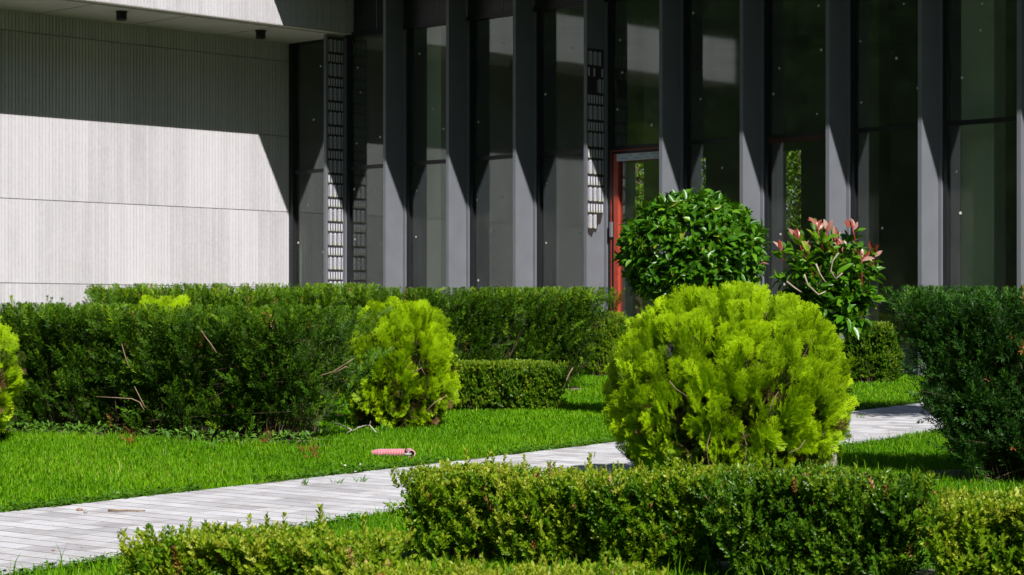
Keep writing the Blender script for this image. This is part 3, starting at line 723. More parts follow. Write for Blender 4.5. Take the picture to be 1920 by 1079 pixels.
# round photinia
c = (1.215, 14.7); gx = gz(14.7)
th = thing('photinia_tree', 'round clipped photinia on a stem, glossy green, in front of the red door frame', 'tree', (c[0], c[1], gx))
C0 = np.array((c[0], c[1], EYE + .49)); RX, RZ = .50, .40
n = 720; d = unit(rng.normal(0, 1, (n, 3))); d[:, 1] = np.where(d[:, 1] > .4, -d[:, 1], d[:, 1])
tips = C0 + d * np.array((RX, RX, RZ)) * rng.uniform(.78, 1.0, n)[:, None]
dirs = unit(d * .8 + np.array((0, 0, .5)) + rng.normal(0, .25, (n, 3)))
pos, dr, nr, sc = rosette_leaves(tips, dirs, 7, .079)
rn = np.clip(rng.beta(2, 2.5, len(pos)), 0, 1); rn[rng.random(len(pos)) < .015] = 1
sprout(th, 'crown', LEAF, M['phot'], pos, dr, nr, sc, rn)
k = rng.random(n) < .008
pos, dr, nr, sc = rosette_leaves(tips[k] + dirs[k] * .03, dirs[k], 3, .06, (15, 40)); sprout(th, 'young_leaves', LEAF, M['photred'], pos, dr, nr, sc, rng.random(len(pos)))
B = np.tile(np.array((c[0], c[1], EYE + .1)), (170, 1)); E = tips[:170]
P = bez(B, B * .6 + E * .4 + rng.normal(0, .03, (170, 3)), E, 8); V, Q = tubes(P, rng.uniform(.003, .006, 170)[:, None] * np.linspace(1.2, .4, 8)[None]); npmesh('branch_wood', V, Q, M['bark'], th)
mb = MB(); mb.tube([(c[0] + .02, c[1], gx - .05), (c[0] + .01, c[1], gx + .3), (c[0] - .01, c[1] + .01, gx + .6), (c[0], c[1], EYE + .2)], [.035, .028, .026, .022], 10); mb.build('trunk', M['barkpale'], th, smooth=True)
# loose photinia with red tips
c = (1.643, 11.25); gx = gz(11.25)
th = thing('photinia_tree', 'loose young photinia with pinkish red shoots at the top, beside the big golden thuja', 'tree', (c[0], c[1], gx))
def ipt(px, py, Y): return np.array(((px - 960) / 4097 * Y, Y, EYE + (610 - py) / 4097 * Y))
root = ipt(1566, 640, 11.25)
mb = MB(); mb.tube([(c[0] - .0, c[1], gx - .05), (c[0] + .005, c[1], gx + .1), (c[0] + .02, c[1], gx + .35), tuple(root), tuple(ipt(1568, 600, 11.25)), tuple(ipt(1562, 560, 11.25))], [.030, .027, .024, .022, .018, .012], 10)
mb.build('trunk', M['barkpale'], th, smooth=True)
ends = [(1462, 520, 0), (1475, 470, 0), (1490, 500, -.1), (1500, 445, .05), (1528, 430, 0), (1545, 455, -.1), (1560, 440, .1), (1590, 445, 0), (1600, 470, -.1), (1615, 500, .05), (1630, 475, 0),
        (1640, 510, 0), (1625, 545, -.1), (1600, 530, .1), (1570, 500, -.15), (1540, 490, .1), (1515, 480, -.1), (1500, 540, .1), (1530, 530, -.15), (1560, 540, -.1), (1590, 560, -.15), (1610, 575, .0),
        (1615, 600, -.05), (1580, 590, -.15), (1545, 580, -.1), (1520, 565, 0), (1555, 470, .15), (1580, 480, .1), (1605, 505, .15), (1485, 545, 0), (1535, 555, .15), (1640, 560, .05), (1595, 610, -.1), (1550, 610, -.1), (1575, 615, .1)]
E = np.array([ipt(a, b, 11.25 + dy) for a, b, dy in ends]); B = np.tile(ipt(1566, 600, 11.25), (len(E), 1)); B[:, 2] += rng.uniform(-.08, .06, len(E))
P = bez(B, B * .55 + E * .45 + rng.normal(0, .02, (len(E), 3)) + np.array((0, 0, .02)), E, 8)
V, Q = tubes(P, rng.uniform(.004, .006, len(E))[:, None] * np.linspace(1.2, .45, 8)[None], 6); npmesh('branch_wood', V, Q, M['bark'], th)
ii = np.repeat(np.arange(len(E)), 34); ff = rng.uniform(.35, 1, len(ii)) * 7; aa = np.clip(ff.astype(int), 0, 6); fr = (ff - aa)[:, None]
pos = P[ii, aa] * (1 - fr) + P[ii, aa + 1] * fr; tn = unit(P[ii, aa + 1] - P[ii, aa])
dr = unit(tn * .5 + rng.normal(0, .7, (len(pos), 3)) + np.array((0, 0, .05))); nr = unit(np.array((0, -.3, 1.0)) + rng.normal(0, .4, (len(pos), 3)))
nr = nr - dr * np.sum(nr * dr, 1, keepdims=True)
sprout(th, 'crown', LEAF, M['phot'], pos, dr, nr, .082 * rng.uniform(.65, 1.2, len(pos)), np.clip(rng.beta(2, 2, len(pos)) + .05, 0, 1))
shoots = [((1510, 485), (1494, 445), 3), ((1545, 470), (1533, 425), 4), ((1560, 470), (1549, 432), 3), ((1607, 460), (1598, 425), 4), ((1617, 545), (1616, 480), 5), ((1632, 515), (1641, 475), 4),
          ((1585, 500), (1578, 465), 3), ((1520, 490), (1515, 470), 2), ((1470, 490), (1464, 470), 2), ((1570, 480), (1572, 450), 2), ((1525, 520), (1518, 490), 2)]
pos = []; dr = []; sc = []; gp_ = []; gd_ = []
for (a, b, m_) in shoots:
    y_ = 11.15 + random.uniform(-.08, .08); p, q = ipt(*a, y_), ipt(*b, y_)
    mb = MB(); mb.tube([tuple(p), tuple((p + q) / 2 + rng.normal(0, .003, 3)), tuple(q)], [.003, .0026, .0022], 6); mb.build('red_stem', M['redstem'], th, smooth=True)
    for k in range(7):
        f_ = random.uniform(-.3, .75); gp_.append(p * (1 - f_) + q * f_); gd_.append((random.uniform(-1, 1), random.uniform(-1, .3), random.uniform(0, 1)))
    for k in range(m_):
        an = (k - (m_ - 1) / 2) * .55 + random.uniform(-.2, .2); u_ = unit(q - p)
        v = np.array((math.sin(an) + u_[0], random.uniform(-.5, .3), math.cos(an) * 1.0)); pos.append(q - u_ * .012 * k * .6); dr.append(unit(v)); sc.append(random.uniform(.05, .075))
pos, dr, sc = map(np.array, (pos, dr, sc)); nr = np.array((0.2, -1, .5)) + rng.normal(0, .6, (len(pos), 3)); nr = nr - dr * np.sum(nr * dr, 1, keepdims=True)
sprout(th, 'young_leaves', LEAF, M['photred'], pos, dr, nr, sc, rng.random(len(pos)))
gp_ = np.array(gp_); gd_ = unit(np.array(gd_)); sprout(th, 'bronze_leaves', LEAF, M['phot'], gp_, gd_, unit(np.array((0, -.3, 1.0)) + rng.normal(0, .4, gp_.shape)), rng.uniform(.05, .08, len(gp_)), rng.uniform(.6, 1, len(gp_)))
mb = MB()
for pts in ([(1475, 528), (1490, 540), (1502, 548)], [(1508, 515), (1515, 535), (1535, 553), (1548, 547)], [(1530, 495), (1538, 515), (1548, 530)], [(1572, 475), (1561, 490), (1558, 508), (1566, 522)], [(1567, 524), (1580, 512)]):
    mb = MB(); mb.tube([tuple(ipt(a, b, 10.97)) for a, b in pts], [.0048] + [.0042] * (len(pts) - 2) + [.0035], 7); mb.build('bare_branch', M['twigpale'], th, smooth=True)

# ------------------------------------------------------------------ bare twigs and trunks showing on hedges (parts of their hedge)
def hedge_named(lab): return [o for o in bpy.data.objects if o.get('label', '').startswith(lab)][0]
def sticks(parent, name, polys, mat, r0=.006):
    for pts in polys:
        mb = MB(); Y = pts[0]; P_ = [tuple(ipt(a, b, Y)) for a, b in pts[1:]]
        mb.tube(P_, [r0 * (1 - .55 * i / max(1, len(P_) - 1)) for i in range(len(P_))], 7); mb.build(name, M[mat], parent, smooth=True)
h = hedge_named('long dark yew hedge in the left')
sticks(h, 'bare_twig', [(12.75, (270, 770), (262, 755), (247, 748), (180, 744)), (12.85, (406, 662), (395, 645), (385, 632), (377, 620)), (12.85, (242, 690), (235, 670), (228, 645)),
    (12.75, (272, 765), (262, 745), (252, 725)), (12.55, (600, 705), (625, 697), (652, 680), (664, 672)), (12.5, (628, 700), (648, 688), (655, 690))], 'bark', .004)
h = hedge_named('long dark yew hedge behind')
sticks(h, 'trunk', [(18.1, (1052, 738), (1058, 722), (1068, 700), (1074, 690))], 'bark', .010)
h = hedge_named('flat-topped golden')
sticks(h, 'bare_branch', [(13.85, (800, 770), (815, 755), (838, 742)), (13.88, (775, 700), (790, 690), (798, 705))], 'bark', .004)
h = hedge_named('big round golden')
sticks(h, 'bare_branch', [(9.86, (1255, 715), (1268, 730), (1290, 745)), (9.9, (1480, 850), (1500, 840), (1510, 825)), (9.87, (1330, 880), (1325, 840), (1335, 800)), (9.87, (1395, 880), (1400, 835), (1390, 800)), (9.86, (1440, 780), (1450, 750), (1460, 735))], 'bark', .0028)

# ------------------------------------------------------------------ grass
def in_hedges(x, y):
    m = np.zeros(len(x), bool)
    for (a, b, w) in (((-4.4, 14.75), (-1.2, 13.1), .30), ((-3.2, 17.6), (.55, 18.45), .34), ((2.1, 11.1), (4.2, 10.6), .28), ((-.5, 15.85), (.3, 15.85), .2), ((-.4, 8.1), (1.98, 7.4), .12)):
        a = np.array(a); b = np.array(b); L = np.linalg.norm(b - a); D = (b - a) / L
        s_ = (x - a[0]) * D[0] + (y - a[1]) * D[1]; w_ = np.abs((x - a[0]) * -D[1] + (y - a[1]) * D[0]); m |= (s_ > 0) & (s_ < L) & (w_ < w)
    a = np.array((-4.4, 14.55)); b = np.array((-1.0, 12.75)); L = np.linalg.norm(b - a); D = (b - a) / L
    s_ = (x - a[0]) * D[0] + (y - a[1]) * D[1]; w_ = np.abs((x - a[0]) * -D[1] + (y - a[1]) * D[0]); m |= (s_ > 0) & (s_ < L) & (w_ < .20) & (vnoise(x, y, 9) > .55)
    return m
M['grass'] = leafmat('grass_blades', [(0, (0.05, 0.17, 0.002)), (.5, (0.13, 0.33, 0.002)), (.85, (0.23, 0.45, 0.003)), (1, (0.40, 0.48, 0.08))], .55, .16, .40, tcol=(1.1, 1.3, .3))
def vnoise(x, y, s):   # cheap smooth variation
    return (np.sin(x * s + 1.3 * np.sin(y * s * .7)) + np.sin(y * s * 1.1 + 1.7 * np.sin(x * s * .6 + 2))) * .25 + .5
def scatter(y0, y1, dens):
    n = int((y1 - y0) * .53 * (y0 + y1) / 2 * dens); y = np.sqrt(rng.uniform(y0 ** 2, y1 ** 2, n)); x = rng.uniform(-.265, .265, n) * y
    return x, y
def vnoise(x, y, s):   # cheap smooth variation
    return (np.sin(x * s + 1.3 * np.sin(y * s * .7)) + np.sin(y * s * 1.1 + 1.7 * np.sin(x * s * .6 + 2))) * .25 + .5
def grass():
    xs_, ys_ = [], []
    for y0, y1, dn in ((5.2, 8, 5000), (8, 11, 9000), (11, 14, 8200), (14, 17, 6000), (17, 22, 3200)):
        x, y = scatter(y0, y1, dn); xs_.append(x); ys_.append(y)
    x = np.concatenate(xs_); y = np.concatenate(ys_)
    s_, w_ = path_sw(x, y); eb = edge_bulge(s_)
    jit = rng.normal(0, .012, len(x)); onp = (w_ > eb - .0 + jit) & (w_ < pwf(s_) + jit)
    fac = (CY - y) * 0 ; tb = (x - CX) * N_[0] + (y - CY) * N_[1]
    keep = ~onp & ~(in_hedges(x, y) & (rng.random(len(x)) < .93)) & (tb > .12)
    x, y, s_, w_, eb = x[keep], y[keep], s_[keep], w_[keep], eb[keep]; n = len(x)
    v = vnoise(x, y, 2.3) * .6 + vnoise(x, y, 7) * .4
    near_far_edge = np.clip(1 - (eb - w_) / .12, 0, 1) * (w_ < eb + .1)
    L = (.024 + .028 * v) * rng.uniform(.6, 1.3, n) * (1 - .45 * near_far_edge)
    front = w_ > pwf(s_) - .05; L = np.where(front, L * rng.uniform(.8, 1.35, n), L)
    tall = rng.random(n) < np.where(front, .035, .004); L = np.where(tall, L * 2.0, L)
    az = rng.uniform(0, 6.283, n); lean = rng.uniform(.1, .75, n)
    hx, hy = np.cos(az), np.sin(az); z = gz(y)
    wd = rng.uniform(.0016, .0030, n) * (1 + (y > 14) * .5)
    sx, sy = -hy * wd, hx * wd
    b0 = np.column_stack((x - sx, y - sy, z)); b1 = np.column_stack((x + sx, y + sy, z))
    mx, my, mz = x + hx * L * lean * .35, y + hy * L * lean * .35, z + L * .6
    m0 = np.column_stack((mx - sx * .8, my - sy * .8, mz)); m1 = np.column_stack((mx + sx * .8, my + sy * .8, mz))
    tx, ty, tz = x + hx * L * lean, y + hy * L * lean, z + L * (1 - .25 * lean)
    t0 = np.column_stack((tx - sx * .12, ty - sy * .12, tz)); t1 = np.column_stack((tx + sx * .12, ty + sy * .12, tz))
    V = np.stack([b0, b1, m0, m1, t0, t1], 1).reshape(-1, 3); k = np.arange(n)[:, None] * 6
    Q = np.concatenate([k + np.array((0, 1, 3, 2)), k + np.array((2, 3, 5, 4))])
    rn = np.clip(v * .45 + rng.normal(.25, .2, n), 0, .93); rn = np.where(rng.random(n) < .015 + .10 * np.clip(vnoise(x + 3, y, 1.6) - .62, 0, 1), 1.0, rn)  # few pale blades: glints put into the colour, plus straw patches
    o = npmesh('grass', V, Q, M['grass'], rnd=np.concatenate([rn, rn])); tag(o, 'bright green lawn grass on both sides of the path', 'grass', kind='stuff')
grass()
# clover and small leaves at the lawn edges
def clover():
    n = 24000; s_ = rng.uniform(-4, 10, n); side = rng.random(n) < .6
    w_ = np.where(side, edge_bulge(s_) + .015 - rng.exponential(.07, n), pwf(s_) - .02 + rng.exponential(.12, n))
    P_ = PO[None] + s_[:, None] * PD + w_[:, None] * PW
    ok = (np.abs(P_[:, 0]) < .27 * P_[:, 1]) & (P_[:, 1] > 5.3) & (vnoise(P_[:, 0], P_[:, 1], 6) > .35); P_ = P_[ok]; n = len(P_)
    pos = np.column_stack((P_, gz(P_[:, 1]) + rng.uniform(.01, .038, n)))
    T = Tmpl([(0, 0, 0), (.5, .42, .05), (1, .28, 0), (.92, 0, 0), (1, -.28, 0), (.5, -.42, .05)], [(0, 1, 2, 3), (0, 3, 4, 5)])
    az = rng.uniform(0, 6.28, n); dr = np.column_stack((np.cos(az), np.sin(az), rng.uniform(-.1, .5, n)))
    V, Q, R, Tp = instance([T], pos, dr, np.array((0, 0, 1.0)) + rng.normal(0, .3, (n, 3)), rng.uniform(.010, .024, n), rng.random(n) * .8)
    o = npmesh('clover', V, Q, M['weed'], rnd=R); tag(o, 'low clover and small weeds along the edges of the paved path', 'clover', kind='stuff')
clover()
# bare soil under the hedges: a slightly raised ragged patch
M['earth'] = plain('dry_earth', (0.20, 0.155, 0.11), .95, noise=.4, nscale=14, bump=.8, bscale=30)
def patch(name, a, b, w, seed):
    r = random.Random(seed); a = np.array(a); b = np.array(b); L = np.linalg.norm(b - a); D = (b - a) / L; Nn = np.array((-D[1], D[0])); k = 40
    V = []; F = []
    for i in range(k + 1):
        s_ = L * i / k; ww = w * (1 + .25 * math.sin(i * 1.7) + r.uniform(-.2, .2)) * (0.2 + .8 * math.sin(math.pi * min(1, max(0, (i + .6) / k * .9 + .05))) ** .3)
        for f in (-1, -.6, 0, .6, 1):
            p = a + D * s_ + Nn * ww * f; V.append((p[0], p[1], gz(p[1]) + (.004 if abs(f) == 1 else .016 + r.uniform(-.004, .006))))
    for i in range(k):
        for j in range(4): F.append((i * 5 + j, i * 5 + j + 1, (i + 1) * 5 + j + 1, (i + 1) * 5 + j))
    o = npmesh(name, V, F, M['earth'], origin=((a + b)[0] / 2, (a + b)[1] / 2, gz((a + b)[1] / 2))); tag(o, kind='structure'); return o
patch('soil', (-4.4, 14.85), (-1.15, 13.1), .22, 1); patch('soil', (-3.2, 17.6), (.6, 18.45), .36, 2); patch('soil', (2.0, 11.15), (4.2, 10.6), .30, 3); patch('soil', (-.4, 8.08), (1.98, 7.4), .15, 4)

# ------------------------------------------------------------------ weeds, fallen things
def weed(label, x, y, n, size, tall, seed, group='broad-leaved weeds along the left hedge'):
    r = np.random.default_rng(seed); th = thing('weed', label, 'weed', (x, y, gz(y)), group)
    az = r.uniform(0, 6.28, n); el = r.uniform(.2, 1.2, n)
    d = np.column_stack((np.cos(az) * np.cos(el), np.sin(az) * np.cos(el), np.sin(el))); p = np.array((x, y, gz(y))) + d * r.uniform(.01, tall, n)[:, None]
    V, Q, R, T = instance(LEAF, p, d, np.tile((0, -.4, 1.0), (n, 1)), size * r.uniform(.6, 1.2, n), r.random(n)); npmesh('foliage', V, Q, M['weed'], th, rnd=R, tip=T)
    P = bez(np.tile(np.array((x, y, gz(y))), (n, 1)), (np.array((x, y, gz(y))) + p) / 2 + np.array((0, 0, .01)), p, 4); V, Q = tubes(P, np.full((n, 4), .0012)); npmesh('stem', V, Q, M['weed'], th)
def gp(px, py):
    d_ = EYE / ((py - 610) / 4097 + SLOPE); return ((px - 960) / 4097 * d_, d_)
for i, (px, py, n, s_, t_, lab) in enumerate([
    (130, 825, 9, .05, .06, 'pale broad-leaved weed at the far left foot of the hedge, by the golden thuja'), (225, 832, 7, .04, .05, 'small weed just left of the rusty dry sprig'),
    (320, 838, 8, .045, .10, 'weed with upright stems near the middle of the left hedge'), (455, 842, 6, .05, .07, 'light green round-leaved weed at the foot of the hedge near its right end'),
    (400, 842, 9, .04, .06, 'low weed between the round-leaved weed and the upright weed'), (715, 812, 9, .055, .05, 'broad-leaved weed under the flat-topped golden thuja'),
    (760, 806, 8, .045, .06, 'weed at the right foot of the flat-topped golden thuja')]):
    x, y = gp(px, py); weed(lab, x, y, n, s_, t_, 50 + i)
def fringe():
    r = np.random.default_rng(5); n = 1500; a = np.array((-4.2, 14.45)); b = np.array((-1.0, 12.72)); t_ = r.random(n); P_ = a + (b - a) * t_[:, None] + r.normal(0, .07, (n, 2))
    keep = vnoise(P_[:, 0] * 1.0, P_[:, 1], 8) > .38; P_ = P_[keep]; n = len(P_)
    pos = np.column_stack((P_, gz(P_[:, 1]) + r.uniform(.01, .07, n))); dr = r.normal(0, 1, (n, 3)); dr[:, 2] = np.abs(dr[:, 2]) * .7
    V, Q, R, T = instance(LEAF, pos, dr, np.tile((0, -.5, 1.0), (n, 1)), r.uniform(.018, .045, n), r.random(n))
    o = npmesh('ground_cover', V, Q, M['weed'], rnd=R, tip=T); tag(o, 'small leafy weeds growing along the foot of the left yew hedge', 'weeds', kind='stuff')
fringe()
for i, (px, py, n, lab) in enumerate([(570, 918, 14, 'thin grass weed growing in a joint of the path, left of its neighbour'), (632, 915, 9, 'small dry weed in the path joints between two others'),
                                      (674, 912, 12, 'upright weed in the path joint nearest to the front box row'), (1612, 790, 12, 'grass weed in the path at the right, by the yew hedge')]):
    x, y = gp(px, py); th = thing('path_weed', lab, 'weed', (x, y, gz(y) + .02), 'weeds in the path joints'); T = TB(); r = random.Random(i)
    for k in range(n):
        az = r.uniform(0, 6.28); T.blade((x + r.uniform(-.02, .02), y + r.uniform(-.02, .02), gz(y) + .018), (math.cos(az) * .6, math.sin(az) * .6, r.uniform(.4, 1.5)), unit(np.array((math.sin(az), -math.cos(az), .3))), r.uniform(.02, .055), .005)
    t_ = T.done(); npmesh('blades', t_.V, t_.Q, M['weed'], th, rnd=np.random.default_rng(i).random(len(t_.Q)))
# rusty dry sprigs
for i, (px, py, lab) in enumerate([(247, 818, 'rusty red dry sprig at the foot of the left hedge'), (500, 815, 'reddish dry sprig at the right foot of the left hedge'), (585, 843, 'brown dry sprig on the grass at the right end of the left hedge')]):
    x, y = gp(px, py + 22); n = 26; r = np.random.default_rng(i + 9); p = np.array((x, y - .02, gz(y) + .05)) + r.normal(0, .022, (n, 3)) * np.array((1, .6, 1.3)); p[:, 2] = np.maximum(p[:, 2], gz(y) + .01)
    V, Q, R, T = instance(YEW, p, r.normal(0, 1, (n, 3)), r.normal(0, 1, (n, 3)), r.uniform(.03, .05, n), r.random(n) * .4)
    o = npmesh('dry_sprig', V, Q, M['dry'], None, (x, y, gz(y)), rnd=R, tip=T); tag(o, lab, 'dry sprig', 'dry sprigs at the hedge foot')
# fallen sticks
def stick(label, pts, Y=None, r0=.006, mat='bark'):
    P_ = []
    for (px, py, h) in pts:
        x, y = gp(px, py); P_.append((x, y, gz(y) + h))
    mb = MB(); mb.tube(P_, [r0 * (1 - .4 * i / (len(P_) - 1)) for i in range(len(P_))], 7)
    for i in range(1, len(P_) - 1):
        a = Vector(P_[i]); mb.tube([a, a + Vector((random.uniform(-.04, .04), random.uniform(-.03, .03), random.uniform(-.02, .04)))], [r0 * .5, r0 * .3], 5)
    o = mb.build('fallen_twig', M[mat], None, P_[0], smooth=True); tag(o, label, 'twig', 'fallen twigs')
stick('long thin brown twig lying across the paved path', [(203, 969, .027), (222, 970, .028), (245, 969, .027), (272, 970, .027)], mat='darktwig' if 'darktwig' in M else 'bark', r0=.005)
stick('pale crooked twig lying on the grass below the flat-topped golden thuja', [(622, 800, .02), (640, 812, .05), (660, 822, .05), (680, 816, .055), (693, 812, .05), (705, 820, .03)], mat='barkpale', r0=.0055)
stick('short straight twig on the grass at the right end of the left hedge', [(577, 822, .04), (592, 821, .045), (607, 820, .04)], mat='barkpale', r0=.006)
def stone(label, px, py, sx, sz, c_, seed):
    x, y = gp(px, py); r = random.Random(seed); vs = []; fs = []; n1, n2 = 8, 5
    zb = gz(y) + .02
    for i in range(n2 + 1):
        th_ = math.pi * i / n2
        for j in range(n1):
            k_ = 1 + r.uniform(-.15, .15); vs.append((x + sx * k_ * math.sin(th_) * math.cos(j * 2 * math.pi / n1), y + sx * .7 * k_ * math.sin(th_) * math.sin(j * 2 * math.pi / n1), zb + sz * (1 + math.cos(th_)) * .5 * k_))
    for i in range(n2):
        for j in range(n1): fs.append((i * n1 + j, i * n1 + (j + 1) % n1, (i + 1) * n1 + (j + 1) % n1, (i + 1) * n1 + j))
    mb = MB(); mb.add(vs, fs); o = mb.build('pebble', c_, None, (x, y, zb), smooth=True); tag(o, label, 'pebble', 'pebbles on the path')
cb = plain('clay_stone', (0.34, 0.20, 0.13), .9, noise=.3, nscale=40); cg = plain('grey_stone', (0.35, 0.34, 0.33), .9, noise=.3, nscale=40); cwst = plain('chalk_stone', (0.7, 0.68, 0.64), .9, noise=.1, nscale=40)
stone('flat reddish pebble on the path near the lawn edge, left of the brown twig', 149, 967, .017, .012, cb, 1); stone('small grey angular pebble right beside the flat reddish one', 160, 972, .010, .018, cg, 2)
stone('small tan pebble at the bottom left of the path', 100, 1044, .007, .008, cb, 3); stone('tiny grey pebble left of the bottom left box shrub', 154, 1038, .006, .007, cg, 4)
stone('flat white chip on the path edge below the striped pipe', 668, 893, .014, .006, cwst, 5); stone('white pebble in the grass left of the white chip', 647, 882, .008, .009, cwst, 6); stone('pinkish white pebble in the grass above the white chip', 675, 880, .008, .010, cwst, 7)

# ------------------------------------------------------------------ corrugated pipe lying in the grass
px0 = np.array(gp(697, 862)); px1 = np.array(gp(760, 862)); Yp = px0[1]
rad = .0225; zc = gz(Yp) + .036
pm = plain('pink_red_plastic', (0.50, 0.03, 0.06), .45, noise=.15, nscale=30); pmw = plain('faded_plastic', (0.68, 0.34, 0.38), .5, noise=.1, nscale=30); pin = plain('pipe_inside', (0.02, 0.02, 0.02), .6)
pth = thing('corrugated_pipe', 'short pink and white ribbed plastic pipe lying in the grass by the path', 'pipe', (float(px0[0]), float(Yp), gz(Yp)))
def ringed(x0, y0, x1, y1, z0, z1, n, r, mats):
    mb = MB(); k = 20; a = Vector((x0, y0, z0)); b = Vector((x1, y1, z1)); ax_ = (b - a).normalized(); s1 = ax_.cross(Vector((0, 0, 1))).normalized(); s2 = s1.cross(ax_)
    rings = []
    for i in range(n):
        for f, rr in ((0, .86), (.22, .86), (.34, 1), (.78, 1), (.9, .86)): rings.append(((i + f) / n, rr * r * (1 if i > 3 else .62 + .38 * min(1, (i + f) / 4)), 0 if .3 < f < .8 else 1))
    vs = []; 
    for f, rr, m_ in rings:
        c_ = a.lerp(b, f)
        for j in range(k): vs.append(c_ + rr * (math.cos(2 * math.pi * j / k) * s1 + math.sin(2 * math.pi * j / k) * s2))
    base = len(mb.V); mb.V += [tuple(v) for v in vs]
    for i in range(len(rings) - 1):
        for j in range(k):
            mb.F.append((i * k + j, i * k + (j + 1) % k, (i + 1) * k + (j + 1) % k, (i + 1) * k + j)); mb.R.append(.5); mb.M.append(0 if rings[i][2] == 0 else 1)
    # open end: inner wall
    last = (len(rings) - 1) * k; b2 = len(mb.V)
    for d_, sc_ in ((0, .8), (.03, .8)):
        c_ = b - ax_ * d_
        for j in range(k): mb.V.append(tuple(c_ + r * sc_ * (math.cos(2 * math.pi * j / k) * s1 + math.sin(2 * math.pi * j / k) * s2)))
    for j in range(k):
        mb.F.append((last + j, last + (j + 1) % k, b2 + (j + 1) % k, b2 + j)); mb.R.append(.5); mb.M.append(1)
        mb.F.append((b2 + j, b2 + (j + 1) % k, b2 + k + (j + 1) % k, b2 + k + j)); mb.R.append(.5); mb.M.append(2)
    mb.F.append(tuple(b2 + k + j for j in range(k))); mb.R.append(.5); mb.M.append(2)
    return mb
ringed(px0[0], Yp, px1[0], Yp - .03, zc, zc + .003, 21, rad, None).build('ribbed_tube', [pmw, pm, pin], pth, smooth=False)
# short curved end piece turned towards the viewer, and the grey cable between
mb = MB(); k = 18; cx_ = px1[0] + .031; pts = [(cx_ - .012, Yp + .05, zc + .002), (cx_ - .004, Yp + .01, zc + .001), (cx_ + .004, Yp - .035, zc - .002)]
mb.tube(pts, [rad, rad, rad], k, m=0, cap=False)
e = Vector(pts[2]); 
for r1, r2, dy, m_ in ((rad, rad * .72, -.0005, 0), (rad * .72, rad * .72, 0, 2)):
    vs = [(e.x + r1 * math.cos(2 * math.pi * j / k), e.y - .0005, e.z + r1 * math.sin(2 * math.pi * j / k)) for j in range(k)] + [(e.x + r2 * math.cos(2 * math.pi * j / k), e.y - (.0005 if m_ == 0 else -.03), e.z + r2 * math.sin(2 * math.pi * j / k)) for j in range(k)]
    mb.add(vs, [(j, (j + 1) % k, k + (j + 1) % k, k + j) for j in range(k)] + ([tuple(k + j for j in range(k))] if m_ == 2 else []), .5, m_)
mb.build('pipe_end', [pmw, pm, pin], pth, smooth=False)
mb = MB(); mb.tube([(px1[0] - .02, Yp - .03, zc - .004), (px1[0] + .01, Yp - .04, zc - .006), (cx_ + .002, Yp - .03, zc - .004)], .0075, 8); mb.build('cable', plain('grey_cable', (.35, .35, .34), .5), pth, smooth=True)

# ------------------------------------------------------------------ surroundings: mirrored wooded hillside to the left, added slope behind the camera to block sky, trees behind the building
M['forest'] = leafmat('forest_leaves', [(0, (0.03, 0.06, 0.012)), (.6, (0.05, 0.10, 0.015)), (1, (0.07, 0.13, 0.02))], .6, .2, .2)
def hill():
    # wooded slope at the left, carried on behind the camera to block sky light
    def place(th_, q): 
        r0 = 20 + 18 * np.clip((th_ - 200) / 40, 0, 1) + 18 * np.clip((150 - th_) / 30, 0, 1); r_ = r0 + q
        x = r_ * np.cos(np.radians(th_)); y = 12 + r_ * np.sin(np.radians(th_))
        return x, y, gz(y) - .3 + (1 - np.exp(-q / 45)) * 52
    V = []; ths = np.linspace(118, 345, 60); qs = np.linspace(0, 110, 26)
    for a_ in ths:
        for q in qs:
            x, y, z = place(a_, q); V.append((float(x), float(y), float(z) + .9 * math.sin(a_ * .31) * min(1, q / 12)))
    ny, nx = len(ths), len(qs)
    F = [(j * nx + i, j * nx + i + 1, (j + 1) * nx + i + 1, (j + 1) * nx + i) for j in range(ny - 1) for i in range(nx - 1)]
    o = npmesh('hillside', V, F, M['soil']); tag(o, kind='structure')
    n = 900; th_ = np.where(np.arange(n) < 380, rng.uniform(124, 205, n), rng.uniform(205, 343, n)); q = 1 + rng.random(n) ** 1.3 * 75; R_ = rng.uniform(1.3, 2.8, n)
    x, y, z = place(th_, q); z = z + 1.6 * R_
    i = np.concatenate([np.repeat(np.arange(380), 2000), np.repeat(np.arange(380, n), 150)]); d = unit(rng.normal(0, 1, (len(i), 3)))
    pos = np.column_stack((x, y, z))[i] + d * (R_[i] * rng.uniform(.6, 1.05, len(i)))[:, None] * np.array((1, 1, 1.5))
    T = Tmpl([(0, 0, 0), (.5, .35, .1), (1, 0, 0), (.5, -.35, .1)], [(0, 1, 2, 3)])
    V, Q, R, Tp = instance([T], pos, unit(rng.normal(0, 1, pos.shape)), unit(rng.normal(0, 1, pos.shape)), np.where(i < 380, .24, 1.0) * rng.uniform(.35, .7, len(pos)), np.clip(rng.random(n)[i] * .6 + rng.random(len(i)) * .4, 0, 1))
    o = npmesh('forest', V, Q, M['forest'], rnd=R); tag(o, 'dark wood on the hillside left of the building, mirrored in the glass, and added behind the camera to block sky light', 'forest', kind='stuff')
hill()
M['treeleaf'] = leafmat('garden_tree_leaves', [(0, (0.08, 0.17, 0.01)), (1, (0.26, 0.42, 0.03))], .5, .3, .35)
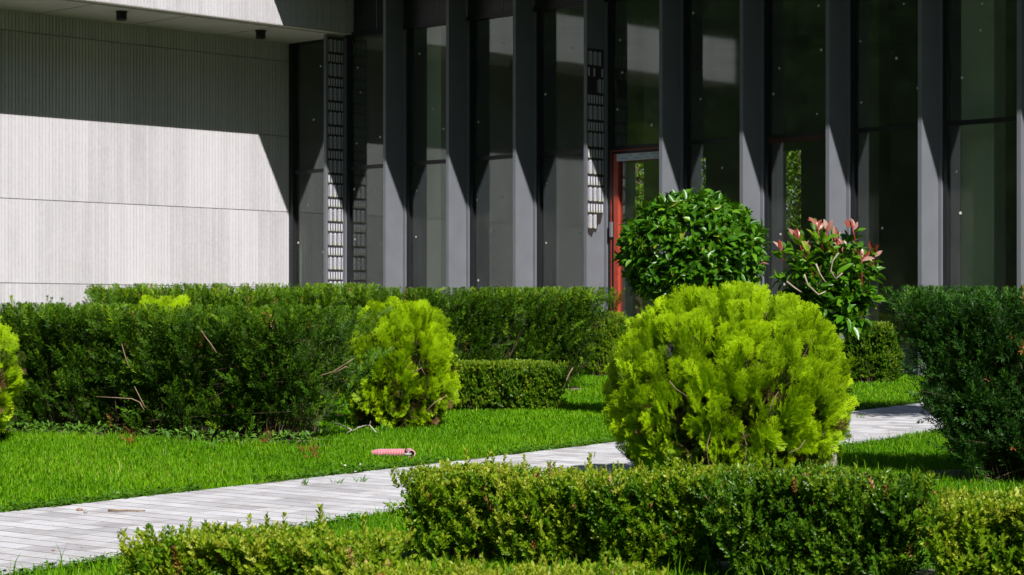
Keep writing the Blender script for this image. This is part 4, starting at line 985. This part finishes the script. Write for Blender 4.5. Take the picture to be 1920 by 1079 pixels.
for u, t, lab in ((-5.6, -13.0, 'leafy green tree behind the building, seen through the glass of the door'), (-3.9, -14.0, 'leafy green tree behind the building, seen above the round photinia through the glass'), (-1.9, -13.0, 'leafy green tree behind the building, seen through the glass left of the red-tipped photinia')):
    p = W(u, t, 0); gx = gz(p[1]); th = thing('leafy_tree', lab, 'tree', (p[0], p[1], gx), 'trees behind the building')
    mb = MB(); mb.tube([(p[0], p[1], gx - .1), (p[0] + .05, p[1], gx + 1.2), (p[0], p[1], gx + 3)], [.14, .11, .06], 10); mb.build('trunk', M['barkdark'], th, smooth=True)
    n = 11000; cc = np.array((p[0], p[1], gx + 2.2)); kk = rng.normal(0, 1, (40, 3)); kk = unit(kk) * np.array((1.4, 1.4, 2.1)) * rng.uniform(.4, .95, 40)[:, None]
    pos = cc + kk[rng.integers(0, 40, n)] + rng.normal(0, .26, (n, 3)); pos[:, 2] = np.maximum(pos[:, 2], gx + .15)
    sprout(th, 'crown', LEAF, M['treeleaf'], pos, unit(rng.normal(0, 1, pos.shape)), unit(rng.normal(0, 1, pos.shape) + np.array((0, 0, 1))), rng.uniform(.08, .13, n), rng.random(n))

p = (4.0, 12.2); gx = gz(p[1]); th = thing('young_tree', 'young leafy tree right of the picture that shades the far end of the path', 'tree', (p[0], p[1], gx))
mb = MB(); mb.tube([(p[0], p[1], gx - .1), (p[0] + .03, p[1], gx + 1.6), (p[0], p[1], gx + 3.4)], [.05, .04, .02], 10); mb.build('trunk', M['barkdark'], th, smooth=True)
n = 3200; kk = unit(rng.normal(0, 1, (26, 3))) * .42 * rng.uniform(.3, 1, 26)[:, None]
pos = np.array((p[0], p[1], gx + 3.5)) + kk[rng.integers(0, 26, n)] + rng.normal(0, .14, (n, 3))
sprout(th, 'crown', LEAF, M['treeleaf'], pos, unit(rng.normal(0, 1, pos.shape)), unit(rng.normal(0, 1, pos.shape) + np.array((0, 0, 1))), rng.uniform(.06, .09, n), rng.random(n))

p = W(-2.3, 9.2, 0); gx = gz(p[1]); th = thing('leafy_tree', 'narrow leafy tree left of the concrete wing, mirrored in the glass of the door', 'tree', (p[0], p[1], gx))
mb = MB(); mb.tube([(p[0], p[1], gx - .1), (p[0] + .03, p[1], gx + 1.6), (p[0], p[1], gx + 3.4)], [.06, .05, .02], 10); mb.build('trunk', M['barkdark'], th, smooth=True)
n = 7000; kk = unit(rng.normal(0, 1, (40, 3))) * np.array((.42, .42, 1.7)) * rng.uniform(.3, 1, 40)[:, None]
pos = np.array((p[0], p[1], gx + 1.9)) + kk[rng.integers(0, 40, n)] + rng.normal(0, .15, (n, 3))
sprout(th, 'crown', LEAF, M['treeleaf'], pos, unit(rng.normal(0, 1, pos.shape)), unit(rng.normal(0, 1, pos.shape) + np.array((0, 0, 1))), rng.uniform(.06, .09, n), rng.random(n))
